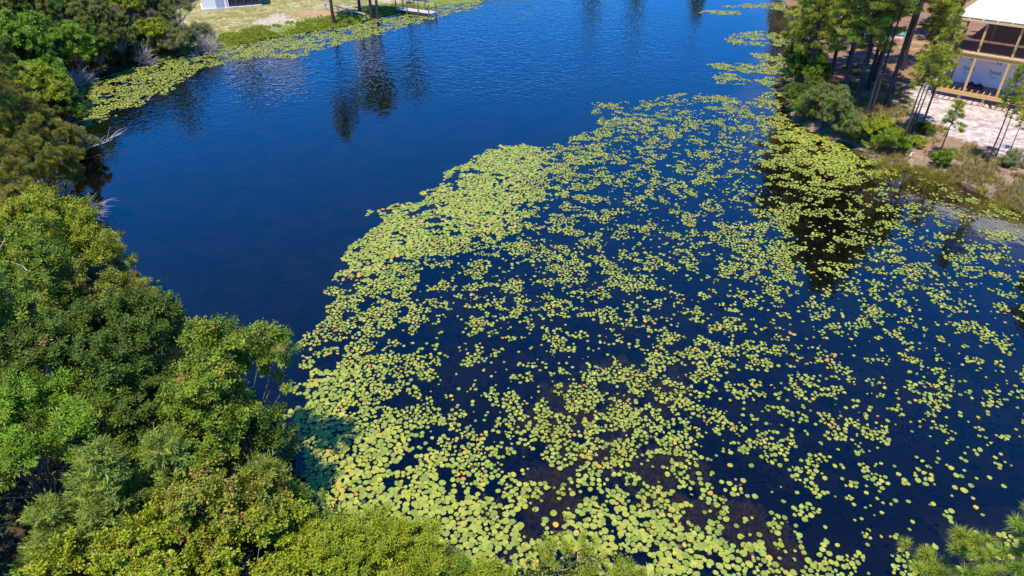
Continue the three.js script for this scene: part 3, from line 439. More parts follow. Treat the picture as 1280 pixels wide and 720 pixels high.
deadBrush('dead_brush', 'pinkish brush behind the strip of far pads', 27.6, groundAt(27.6, -67.6), -67.6, 60, 1.3, { dir: [-0.8, 0.1, 0.2], spread: 1.1 });

// ---------------------------------------------------------------- pines of the right bank and around the lake
const pg = 'pines on the right bank';
const pines = [
  ['thicker of the twin dark-trunked pines by the green shrubs', 26.11, -48.84, 13.2, { low: 0.58, R: 2.5, r0: 0.105, barkMat: bark.dark, lean: [0.3, -0.2] }],
  ['thinner of the twin dark-trunked pines by the green shrubs', 26.55, -49.1, 13.8, { low: 0.6, R: 2.4, r0: 0.095, barkMat: bark.dark, lean: [0.9, -0.4] }],
  ['stout dark pine in front of the teal-topped stack', 34.48, -60.62, 12.8, { low: 0.55, R: 2.7, r0: 0.15, barkMat: bark.dark, lean: [0.3, 0] }],
  ['short thin pine nearest the shrubs, of the three thin pines', 26.8, -44.4, 6.3, { low: 0.62, R: 1.15, r0: 0.08, scale: 0.85, snags: 1, lean: [0.3, 0] }],
  ['middle one of the three thin pines', 27.6, -45.3, 6.2, { low: 0.62, R: 1.0, r0: 0.065, scale: 0.85, snags: 1, lean: [0.2, 0] }],
  ['back one of the three thin pines', 28.2, -45.9, 5.9, { low: 0.62, R: 1.0, r0: 0.06, scale: 0.85, snags: 1, lean: [0.3, 0] }],
  ['tall thin pine in front of the house corner post', 29.28, -46.67, 8.0, { low: 0.55, R: 0.85, r0: 0.085, scale: 0.9, snags: 2, lean: [-0.3, 0] }],
  ['young pine alone on the bank with a bright shrub at its foot', 27.98, -41.81, 3.9, { low: 0.55, R: 0.75, r0: 0.06, scale: 0.95, snags: 0, tufts: 0.8 }],
  ['slender pine in front of the wrapped wall with a small crown', 30.35, -40.5, 6.2, { low: 0.6, R: 0.85, r0: 0.06, scale: 0.85, snags: 0, tufts: 0.8, lean: [-0.4, 0] }],
  ['thin pole-like pine beside the slender pine', 31.48, -41.54, 4.4, { low: 0.6, R: 0.5, r0: 0.045, scale: 0.75, snags: 1, tufts: 0.7, lean: [-0.2, 0] }],
  ['shortest pole-like pine on the sandy bank', 32.78, -42.22, 2.7, { low: 0.6, R: 0.35, r0: 0.035, scale: 0.7, snags: 1, tufts: 0.7 }],
  ['pine with a bare lower trunk behind the willow-like bush', 25.4, -51.9, 12.8, { low: 0.45, R: 2.0, r0: 0.13, lean: [-0.6, 0] }],
  ['dark thin pine next to the bare-trunked pine', 25.9, -50.6, 11.8, { low: 0.4, R: 2.0, r0: 0.13, barkMat: bark.dark, lean: [-0.4, 0] }],
  ['pine reaching over the water at the tip of the point', 24.4, -56.2, 10.5, { low: 0.3, R: 2.4, r0: 0.17, lean: [-1.2, 0.3] }],
  ['pine in the middle of the dense group on the point', 27.2, -58.4, 12.6, { low: 0.35, R: 2.4, r0: 0.18, lean: [-0.5, 0] }],
  ['dark pine at the back of the dense group', 29.6, -60.4, 13.2, { low: 0.45, R: 2.1, r0: 0.19, barkMat: bark.dark }],
  ['pine with a yellowish crown in the dense group', 29.2, -55.4, 12.4, { low: 0.5, R: 2.0, r0: 0.17, pal: 'b', barkMat: bark.dark, lean: [-0.4, 0] }],
  ['straight dark pine beside the yellowish crown', 30.6, -57.6, 13.4, { low: 0.52, R: 1.9, r0: 0.19, barkMat: bark.dark }],
  ['pine leaning to the lake behind the point', 27.8, -64.2, 11.6, { low: 0.35, R: 2.2, r0: 0.18, lean: [-1.0, 0] }],
  ['pine filling the gap behind the willow-like bush', 27.6, -53.6, 11.4, { low: 0.32, R: 2.1, r0: 0.14, barkMat: bark.dark, lean: [-0.4, 0] }],
  ['bushy pine between the point and the leaning pine', 26.6, -61.0, 10.2, { low: 0.22, R: 2.2, r0: 0.16, lean: [-0.5, 0] }],
  ['dark-trunked pine behind the dense group', 32.2, -62.8, 12.6, { low: 0.35, R: 2.2, r0: 0.18, barkMat: bark.dark }],
  ['tall pine between the twin pines and the unfinished house', 30.4, -54.0, 13.2, { low: 0.6, R: 2.5, r0: 0.14, barkMat: bark.dark }],
  ['tall pine with a high crown behind the twin pines', 28.6, -51.0, 13.0, { low: 0.6, R: 2.4, r0: 0.13, barkMat: bark.pine }],
  ['pine on the bank past the slender pines, crown mirrored at the right', 35.6, -37.6, 9.5, { low: 0.45, R: 1.9, r0: 0.13 }],
  ['taller pine on the bank past the slender pines', 38.6, -34.6, 10.5, { low: 0.4, R: 2.2, r0: 0.15 }],
  ['young bushy pine beside the boards', 38.6, -64.0, 6.8, { low: 0.3, R: 1.4, r0: 0.09, scale: 0.95 }],
  ['young bushy pine behind the house corner', 37.2, -61.8, 5.6, { low: 0.3, R: 1.2, r0: 0.07, scale: 0.9 }],
];
for (const [label, x, z, h, o] of pines) pine('pine_tree', label, pg, x, z, h, { kit: kits.pine, scale: 1.05, tufts: 1.15, ...o });
const back = [[43, -72], [46, -76], [40.5, -79], [48, -70], [44, -83], [38.5, -84], [41, -90], [39.5, -97], [42, -104], [45.5, -93], [50, -80], [52, -72], [43, -113], [36, -72.5], [33.5, -68.5], [47.5, -88], [54, -66], [57, -73], [50, -98], [51, -108]];
back.forEach(([x, z], k) => pine('pine_tree', ['tall pine in the woods behind the unfinished house', 'tall pine of the far right shore'][z < -82 ? 1 : 0], z < -82 ? 'pines of the far right shore' : 'pines behind the unfinished house', x, z, 11.5 + (k * 37 % 10) * 0.35, { low: 0.22 + (k % 4) * 0.07, R: 2.3, r0: 0.19, scale: 1.35, tufts: 0.65, barkMat: k % 3 ? bark.dark : bark.pine, pal: k % 4 ? 'p' : 'b' }));
const dockPines = [['leaning dark pine at the foot of the sloping rail', -20.5, -82.3, 13.5, -0.6], ['slim pine between the sloping rail and the small dock', -18.2, -85.7, 10.5, -0.3], ['first of the close pair of pines beside the small dock', -16.9, -85.9, 11.5, 0], ['second of the close pair of pines beside the small dock', -16.1, -85.9, 10.8, 0.3], ['pine behind the small dock', -13.2, -92.6, 11, 0]];
for (const [label, x, z, h, lx] of dockPines) pine('pine_tree', label, 'pines on the mown bank', x, z, h, { low: 0.55, R: 2.0, r0: 0.2, scale: 1.3, tufts: 0.6, barkMat: bark.dark, lean: [lx, 0] });
[[16, -146], [27, -158], [40, -156], [52, -140], [-44, -90], [-50, -80], [-52, -62], [-48, -50], [-40, -104], [-47, -71], [-49, -58]].forEach(([x, z], k) => pine('pine_tree', z < -95 ? 'pine beyond the far end of the lake' : 'pine at the back of the left woods', z < -95 ? 'pines beyond the far end of the lake' : 'pines at the back of the left woods', x, z, 12 + (k * 29 % 10) * 0.3, { low: 0.3, R: 2.4, r0: 0.2, scale: 1.5, tufts: 0.6, barkMat: bark.dark }));
console.log('pines');

// ---------------------------------------------------------------- lily pads
const COVER = [[-6.97, -20.31, 0.75], [-6.8, -16.92, 0.92], [-5.52, -14.82, 0.95], [-3.08, -14.18, 0.9], [-4.54, -16.92, 0.75], [-0.97, -12.72, 0.85], [1.45, -12.72, 0.8], [5.33, -12.72, 0.75], [7.66, -12.44, 0.65], [8.72, -12.72, 0.6], [9.95, -12.18, 0.55], [0.0, -15.48, 0.6], [1.8, -18.52, 0.55], [3.69, -19.39, 0.6], [5.39, -18.52, 0.45], [3.23, -15.48, 0.58], [5.66, -15.48, 0.55], [-1.2, -18.52, 0.2], [0.0, -20.79, 0.2], [-2.57, -20.79, 0.4], [-2.27, -16.92, 0.6], [-5.85, -19.39, 0.6], [-3.8, -20.31, 0.3], [-5.47, -22.86, 0.45], [-7.18, -24.59, 0.6], [-8.31, -26.51, 0.55], [-8.34, -23.42, 0.4], [-7.18, -31.02, 0.8], [-6.15, -32.77, 0.85], [-7.72, -29.4, 0.75], [-3.19, -28.64, 0.4], [-1.49, -25.85, 0.3], [0.0, -28.64, 0.3], [-1.96, -37.83, 0.85], [0.0, -42.11, 0.85], [-2.75, -34.66, 0.8], [-4.78, -36.73, 0.75], [-0.89, -33.23, 0.7], [3.0, -38.98, 0.5], [1.76, -32.77, 0.4], [4.41, -44.18, 0.6], [8.36, -48.84, 0.65], [10.06, -44.91, 0.5], [7.59, -52.4, 0.45], [14.33, -54.34, 0.4], [16.94, -54.34, 0.5], [11.27, -40.19, 0.4], [7.65, -36.73, 0.35], [5.17, -31.88, 0.35], [9.04, -31.88, 0.35], [14.18, -37.83, 0.35], [16.98, -45.65, 0.45], [20.24, -52.4, 0.55], [21.49, -58.6, 0.55], [21.51, -47.21, 0.75], [21.51, -42.79, 0.75], [18.82, -42.79, 0.65], [21.02, -38.98, 0.6], [16.84, -35.67, 0.45], [18.08, -31.88, 0.4], [21.53, -33.69, 0.28], [23.25, -31.88, 0.22], [24.37, -29.4, 0.25], [19.97, -27.9, 0.3], [15.66, -27.9, 0.35], [12.19, -29.4, 0.35], [8.17, -25.85, 0.4], [5.03, -24.59, 0.4], [2.87, -24.59, 0.35], [1.99, -21.79, 0.25], [8.75, -22.32, 0.45], [11.49, -24.59, 0.38], [13.9, -23.42, 0.36], [17.37, -23.42, 0.32], [20.84, -23.42, 0.28], [14.57, -20.31, 0.3], [17.48, -19.84, 0.28], [19.08, -19.39, 0.25], [11.08, -19.39, 0.35], [8.38, -18.52, 0.4], [7.18, -16.18, 0.4], [8.62, -15.48, 0.3], [11.34, -16.92, 0.35], [13.04, -16.92, 0.3], [15.31, -16.92, 0.25], [16.85, -16.18, 0.18], [13.14, -14.82, 0.25], [10.91, -14.49, 0.3], [11.27, -13.0, 0.22], [12.98, -13.0, 0.12], [14.71, -13.87, 0.2], [15.43, -13.0, 0.15], [9.13, -13.87, 0.3], [7.35, -13.87, 0.4], [26.49, -36.19, 0.25], [27.52, -33.23, 0.2], [25.23, -38.4, 0.3], [5.81, -12.72, 0.75], [4.31, -13.87, 0.7], [3.01, -13.57, 0.7]];
const PADS_MAIN = [[6.01, -52.4], [6.88, -54.74], [10.49, -54.74], [14.19, -56.83], [17.91, -56.83], [19.33, -54.74], [22.04, -58.15], [24.07, -59.05], [21.5, -50.57], [21.98, -48.51], [23.65, -45.35], [24.17, -43.34], [25.71, -41.46], [27.28, -39.46], [28.57, -36.51], [29.45, -34.17], [29.71, -31.88], [16.05, -11.41], [-5.61, -10.92], [-6.88, -14.18], [-7.41, -15.48], [-8.02, -18.52], [-8.23, -20.79], [-9.16, -22.86], [-9.03, -24.11], [-8.51, -24.9], [-8.09, -26.38], [-8.84, -27.2], [-8.37, -29.02], [-8.81, -30.36], [-8.18, -31.88], [-7.18, -33.69], [-7.87, -35.16], [-5.95, -36.51], [-4.73, -38.75], [-3.19, -42.11], [-2.74, -43.76], [0.0, -45.35], [2.82, -45.35], [4.63, -46.89], [6.87, -48.84]];
const PADS_FAR = [
  [[-33.76, -49.18], [-36.13, -53.94], [-37.78, -57.7], [-37.84, -60.7], [-36.43, -63.7], [-34.12, -66.96], [-31.61, -70.51], [-29.24, -73.06], [-26.07, -76.48], [-22.45, -79.43], [-18.58, -82.57], [-16.36, -85.94], [-12.08, -90.51], [-5.28, -95.52], [-3.25, -98.21], [-4.29, -91.96], [-7.87, -88.17], [-12.73, -80.58], [-17.04, -74.74], [-19.67, -71.45], [-21.95, -67.82], [-24.48, -68.4], [-26.46, -67.24], [-28.75, -65.02], [-29.4, -61.92], [-29.74, -56.83], [-30.29, -54.34], [-31.62, -52.4], [-30.81, -49.52], [-31.49, -48.51]],
  [[22.84, -89.09], [24.67, -90.51], [28.57, -90.03], [27.92, -87.72], [24.49, -87.72]],
  [[26.6, -92.95], [37.15, -96.05], [36.73, -90.99], [35.4, -87.27], [34.42, -89.56], [31.66, -91.96], [27.07, -91.96]],
  [[22.85, -75.78], [24.66, -78.3], [26.49, -79.43], [29.34, -79.05], [30.59, -76.48], [29.78, -73.39], [26.63, -72.74], [22.98, -73.06]],
  [[23.33, -69.9], [25.24, -69.59], [27.86, -70.2], [27.04, -66.68], [24.93, -66.12], [23.91, -67.82]],
  [[18.35, -65.84], [20.09, -66.68], [23.4, -66.12], [26.85, -67.24], [25.75, -62.92], [23.83, -62.67], [22.08, -62.92], [19.77, -63.96]],
  [[18.62, -62.92], [19.63, -63.44], [21.28, -60.7], [20.37, -59.52], [17.97, -59.75]],
  [[21.92, -60.94], [23.15, -61.67], [25.41, -61.92], [23.8, -59.28], [21.84, -58.6], [21.7, -59.75]],
  [[16.36, -55.98], [17.57, -56.83], [18.69, -55.98], [17.81, -53.94], [16.51, -53.94]]];

function padGeometry(seed, seg = 18, curl = 0, tear = 0) {
  const r = rngOf(seed), p = [], ix = [], cl = [], notch = 0.05 + 0.05 * r(), ph = r() * 6.28, brown = r() * 6.28;
  const ring = (rad, y, wob, edge) => { const b = p.length / 3; for (let k = 0; k <= seg; k++) { const a = notch + (2 * Math.PI - 2 * notch) * k / seg, bite = tear * Math.exp(-((a - 2.2) ** 2) * 14), w = (1 + 0.045 * Math.sin(2 * a + ph) + 0.025 * Math.sin(3 * a + ph * 2)) * (1 - bite * edge), lift = curl * Math.max(0, Math.cos(a - 3.6)) ** 3 * edge; p.push(Math.cos(a) * rad * w, y + wob * Math.sin(3 * a + ph) + lift, Math.sin(a) * rad * w); const rust = edge * (0.25 + 0.75 * Math.max(0, Math.cos(a - brown)) ** 4); cl.push(1 + 0.25 * rust, 1 - 0.16 * rust, 1 - 0.25 * rust); } return b; };
  p.push(0.02, 0.012, 0); cl.push(1.08, 1.02, 0.95); const a = ring(0.52, 0.022, 0.006, 0), b = ring(0.92, 0.03, 0.014, 0.55), c = ring(1.0, 0.018, 0.014, 1), d = ring(0.97, -0.02, 0.008, 1);
  for (let k = 0; k < seg; k++) { ix.push(0, a + k + 1, a + k); for (const [u, v] of [[a, b], [b, c], [c, d]]) ix.push(u + k, u + k + 1, v + k, u + k + 1, v + k + 1, v + k); }
  const g = new THREE.BufferGeometry(); g.setAttribute('position', new THREE.Float32BufferAttribute(p, 3)); g.setAttribute('color', new THREE.Float32BufferAttribute(cl, 3)); g.setIndex(ix); g.computeVertexNormals(); return g;
}
const padGeos = [padGeometry(1), padGeometry(2), padGeometry(3), padGeometry(4, 18, 0.22), padGeometry(5, 20, 0, 0.3), padGeometry(6, 20, 0.12, 0.18)];
const HUES = { green: [[0.195, 0.265, 0.034], [0.225, 0.29, 0.042], [0.165, 0.23, 0.034]], lime: [[0.27, 0.305, 0.04], [0.295, 0.32, 0.047]], yellow: [[0.39, 0.32, 0.036], [0.41, 0.295, 0.036]], orange: [[0.47, 0.27, 0.03], [0.42, 0.19, 0.035]], reddish: [[0.10, 0.05, 0.036], [0.14, 0.08, 0.058]] };
const padBase = { roughness: 0.5, specularIntensity: 0.8, vertexColors: true, side: THREE.DoubleSide };
{
  const rng = rngOf(77), cells = new Map(), CELL = 0.28, pads = [];
  const cover = (x, z) => { let s = 0, w = 0; for (const [a, b, c] of COVER) { const k = 1 / (((x - a) ** 2 + (z - b) ** 2) ** 1.6 + 0.05); s += k * c; w += k; } return s / w; };
  const CW = 110, CH = 130, grid = new Float32Array(CW * CH); for (let j = 0; j < CH; j++) for (let i = 0; i < CW; i++) grid[j * CW + i] = cover(-12 + i * 0.4, -60 + j * 0.4);
  const coverAt = (x, z) => { const i = clamp(Math.round((x + 12) / 0.4), 0, CW - 1), j = clamp(Math.round((z + 60) / 0.4), 0, CH - 1); return grid[j * CW + i]; };
  const bounds = (poly) => [Math.min(...poly.map((q) => q[0])), Math.max(...poly.map((q) => q[0])), Math.min(...poly.map((q) => q[1])), Math.max(...poly.map((q) => q[1]))];
  function field(poly, fixed) {
    const [x0, x1, z0, z1] = bounds(poly), step = 0.072;
    const spots = []; for (let x = x0; x < x1; x += step) for (let z = z0; z < z1; z += step) spots.push([x + rng() * step, z + rng() * step]);
    for (let k = spots.length - 1; k > 0; k--) { const j = Math.floor(rng() * (k + 1)); [spots[k], spots[j]] = [spots[j], spots[k]]; }
    for (const [x, z] of spots) {
      const e = 0.6, wx = x + (vn(x * 1.3, z * 1.3, 91) - 0.5) * e * 2, wz = z + (vn(x * 1.3, z * 1.3, 92) - 0.5) * e * 2;
      const n = 0.36 * vn(x * 1.2, z * 1.2, 93) + 0.38 * vn(x * 2.8, z * 2.8, 94) + 0.26 * vn(x * 5.2, z * 5.2, 95), u = 1 / (1 + Math.exp(-(n - 0.5) * 12.5));
      if (u > 0.93 && rng() > 0.02) continue;
      if (!inside(poly, wx, wz)) continue;
      const c0 = fixed ?? coverAt(x, z) * (1 - 0.2 * smooth(-32, -40, z) * smooth(2, 6, x) * smooth(21, 17, x)), c = c0 < 0.62 ? c0 * lerp(0.66, 1, smooth(0.2, 0.62, c0)) : Math.min(0.95, c0 + (c0 - 0.62) * 0.35);
      if (u > c ? rng() > 0.016 : rng() > 0.8) continue;
      if (shore(x, z) > -0.12) continue;
      let r = lerp(0.067, 0.098, fixed ? 0.6 : Math.max(smooth(-18, -13, z) * smooth(12, 6, x), smooth(0.55, 0.8, c), smooth(12, 15, x) * smooth(-18, -14, z))) * lerp(0.7, 1.3, Math.sqrt(rng())); if (rng() < 0.25) r *= 0.6; if (u > c) r *= 0.8;
      const i = Math.floor(x / CELL), j = Math.floor(z / CELL), tight = fixed ? 0.86 : c > 0.72 ? 0.68 : c > 0.6 ? 0.75 : c > 0.4 ? 0.82 : 0.9; let ok = true;
      for (let a = -1; a <= 1 && ok; a++) for (let b = -1; b <= 1 && ok; b++) for (const q of cells.get((i + a) * 100003 + j + b) ?? []) if (Math.hypot(q.x - x, q.z - z) < (q.r + r) * tight) { ok = false; break; }
      if (!ok) continue;
      const old = smooth(0.45, 0.75, vn(x * 0.6, z * 0.6, 96)) * 0.07 + 0.012, hr = rng(), hue = hr < 0.52 ? 'green' : hr < 1 - old ? 'lime' : hr < 1 - old * 0.55 ? 'yellow' : hr < 1 - old * 0.28 ? 'orange' : 'reddish';
      const q = { x, z, r: hue === 'reddish' ? r * 0.7 : r, hue, tone: Math.floor(rng() * HUES[hue].length), turn: rng() * 6.28, geo: rng() < 0.72 ? Math.floor(rng() * 3) : 3 + Math.floor(rng() * 3), y: 0.01 + rng() * 0.012, tx: (rng() - 0.5) * 0.07, tz: (rng() - 0.5) * 0.07 };
      if (hue === 'reddish') q.y = 0.006;
      const key = i * 100003 + j; if (!cells.has(key)) cells.set(key, []); cells.get(key).push(q); pads.push(q);
    }
  }
  field(PADS_MAIN); for (const p of PADS_FAR) field(p, 0.6);
  // the 300 that show largest: wholly in the picture, not behind the near shrubs
  const cam = new THREE.PerspectiveCamera(46, 16 / 9, 0.1, 500); cam.position.copy(camera.position); cam.rotation.copy(camera.rotation); cam.updateMatrixWorld(); cam.updateProjectionMatrix();
  const v = V3(), hidden = (q) => occluders.some(([x, y, z, R, H]) => { const o = V3((0 - x) / R, (18 - y) / H, (0 - z) / R), d = V3((q.x - 0) / R, -18 / H, (q.z - 0) / R), a = d.dot(d), b = o.dot(d), c = o.dot(o) - 1; return b * b - a * c > 0 && -b / a > 0 && -b / a < 1; });
  for (const q of pads) { v.set(q.x, 0, q.z).project(cam); q.big = Math.abs(v.x) < 0.985 && Math.abs(v.y) < 0.985 ? q.r / v.set(q.x, 0, q.z).distanceTo(cam.position) : 0; }
  const order = pads.map((q, k) => k).sort((a, b) => pads[b].big - pads[a].big), chosen = new Set();
  for (const k of order) { if (chosen.size >= 300) break; if (pads[k].big && !hidden(pads[k])) chosen.add(k); }
  const mats = {}; for (const h in HUES) mats[h] = HUES[h].map((c) => new THREE.MeshPhysicalMaterial({ color: lin(...c), ...padBase }));
  const marks = [['the fine-leaved yellow-green shrub', -2.85, -12], ['the pale-stemmed sparse bush', 1.63, -12], ['the low sparse bush', 3.3, -12], ['the long-needled pine', 12, -11.5], ['the green waterside thicket', -6, -13.4]];
  const words = { green: 'green', lime: 'yellow-green', yellow: 'yellowing', orange: 'orange', reddish: 'sunken reddish' };
  const list = [];
  pads.forEach((q, k) => {
    if (!chosen.has(k)) { list.push(q); return; }
    const m = new THREE.Mesh(padGeos[q.geo], mats[q.hue][q.tone]); m.name = numbered('lily_pad'); m.position.set(q.x, q.y, q.z); m.rotation.set(q.tx, q.turn, q.tz); m.scale.set(q.r, 0.35, q.r); m.castShadow = m.receiveShadow = true;
    const near = marks.map(([n, x, z]) => [Math.hypot(q.x - x, q.z - z), n]).sort((a, b) => a[0] - b[0])[0], size = q.r > 0.108 ? 'large' : q.r > 0.085 ? 'medium' : 'small';
    const where = near[0] < 2.4 ? 'floating close to ' + near[1] : q.x > 9 ? 'on open water by the long-needled pine' : q.x < -3 ? 'in the dense bed off the left thickets' : 'in the dense bed beyond the waterside bushes';
    scene.add(tag(m, `${size} ${words[q.hue]} lily pad ${where}`, 'lily pad', `${size} ${words[q.hue]} lily pads ${where}`));
  });
  padGeos.forEach((g, i) => {
    const l = list.filter((q) => q.geo === i), m = new THREE.InstancedMesh(g, new THREE.MeshPhysicalMaterial({ color: 0xffffff, ...padBase }), l.length), e = new THREE.Euler();
    l.forEach((q, k) => { e.set(q.tx, q.turn, q.tz); mtx.compose(V3(q.x, q.y, q.z), qa.setFromEuler(e), V3(q.r, 0.35, q.r)); m.setMatrixAt(k, mtx); const c = HUES[q.hue][q.tone], t = lerp(0.85, 1.15, rng()); m.setColorAt(k, col.setRGB(c[0] * t, c[1] * t, c[2] * t)); });
    m.name = numbered('lily_pads'); m.castShadow = m.receiveShadow = true; scene.add(tag(m, 'countless small yellow-green lily pads spread across the lake', 'lily pads', null, 'stuff'));
  });
  console.log('pads', pads.length, chosen.size);
}

// ---------------------------------------------------------------- water weed, shore grass, undergrowth
function field(name, label, cat, kit, mat, list, pal, seed, vary) { const o = new THREE.Group(); o.name = name; tag(o, label, cat, null, 'stuff'); scene.add(o); scatter(name.replace(/s$/, ''), kit, mat, list, pal, rngOf(seed), o, vary); }
{
  const rng = rngOf(31), weed = [];
  for (let k = 0; k < 90000 && weed.length < 9000; k++) { const x = lerp(-3, 12, rng()), z = lerp(-23, -11.5, rng()), w = weediness(x, z); if (shore(x, z) < -0.1 && rng() < w * smooth(0.35, 0.65, fbm(x * 1.2, z * 1.2, 33, 3))) weed.push({ p: V3(x, -0.12 - 0.25 * rng(), z), n: V3((rng() - 0.5) * 2.4, 0.5, (rng() - 0.5) * 2.4).normalize(), s: lerp(0.5, 1.0, rng()) }); }
  field('water_weeds', 'brown water weed tangled just under the surface between pads', 'water weed', [1, 2].map((s) => bladeTuft(40 + s, 14, 0.38, 0.006)), needleMat, weed, [0.055, 0.038, 0.018], 34);
  const reeds = [];
  for (let k = 0; k < 60000 && reeds.length < 7000; k++) { const x = lerp(22, 40, rng()), z = lerp(-44, -26, rng()), d = -shore(x, z); if (d > -0.2 && d < 2.8 && rng() < smooth(0.38, 0.58, fbm(x * 0.6, z * 0.6, 36, 3)) * smooth(2.8, 1.2, d)) reeds.push({ p: V3(x, Math.max(landHeight(x, z), -0.28), z), n: V3((rng() - 0.5) * 1.4, 0.8, (rng() - 0.5) * 1.4).normalize(), s: lerp(0.6, 1.1, rng()) }); }
  field('drowned_grass', 'olive drowned grass fringing the right bank', 'grass', [1, 2].map((s) => bladeTuft(50 + s, 16, 0.42, 0.006)), needleMat, reeds, [0.24, 0.215, 0.04], 37, { gold: 0.1 });
  const grass = [];
  for (let k = 0; k < 200000 && grass.length < 9000; k++) { const x = lerp(-34, -10, rng()), z = lerp(-92, -71, rng()), d = shore(x, z); if (d > -0.3 && d < 3.2 && x > -31 && rng() < smooth(3.2, 1.4, d) * (0.35 + 0.65 * smooth(-17, -21, x)) * smooth(0.3, 0.5, fbm(x * 0.7, z * 0.7, 38, 3))) grass.push({ p: V3(x, groundAt(x, z), z), n: V3((rng() - 0.5) * 2.2, 1, (rng() - 0.5) * 2.2).normalize(), s: lerp(0.5, 1.3, rng() * rng()) }); }
  field('shore_grasses', 'bright green grass along the far mown bank', 'grass', [1, 2].map((s) => bladeTuft(60 + s, 14, 0.24, 0.012)), leafMat, grass, [0.30, 0.40, 0.045], 39, { gold: 0.3 });
  const dry = [];
  for (let k = 0; k < 200000 && dry.length < 9000; k++) { const x = lerp(22, 44, rng()), z = lerp(-62, -33, rng()), d = shore(x, z); if (d > 0.15 && d < 9 && !inside(SAND, x, z) && rng() < smooth(0.42, 0.66, fbm(x * 0.5, z * 0.5, 43, 3)) * (d < 1.8 ? 1.1 : 0.35)) dry.push({ p: V3(x, groundAt(x, z), z), n: V3((rng() - 0.5), 1, (rng() - 0.5)).normalize(), s: lerp(0.45, 1.0, rng()) }); }
  field('bank_grasses', 'thin dry grass and weeds on the right bank', 'grass', [1, 2].map((s) => bladeTuft(70 + s, 12, 0.4, 0.008)), needleMat, dry, [0.24, 0.195, 0.085], 44, { gold: 0.15 });
  const under = [];
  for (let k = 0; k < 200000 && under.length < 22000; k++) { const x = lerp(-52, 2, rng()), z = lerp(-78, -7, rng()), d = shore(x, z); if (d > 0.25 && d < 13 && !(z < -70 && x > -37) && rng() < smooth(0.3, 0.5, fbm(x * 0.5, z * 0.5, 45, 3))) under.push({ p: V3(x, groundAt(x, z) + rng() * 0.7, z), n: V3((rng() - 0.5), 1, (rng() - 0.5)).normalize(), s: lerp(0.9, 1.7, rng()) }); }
  field('undergrowths', 'dark leafy undergrowth below the trees of the left shore', 'undergrowth', kits.far, leafMat, under, [0.07, 0.09, 0.02], 46);
}

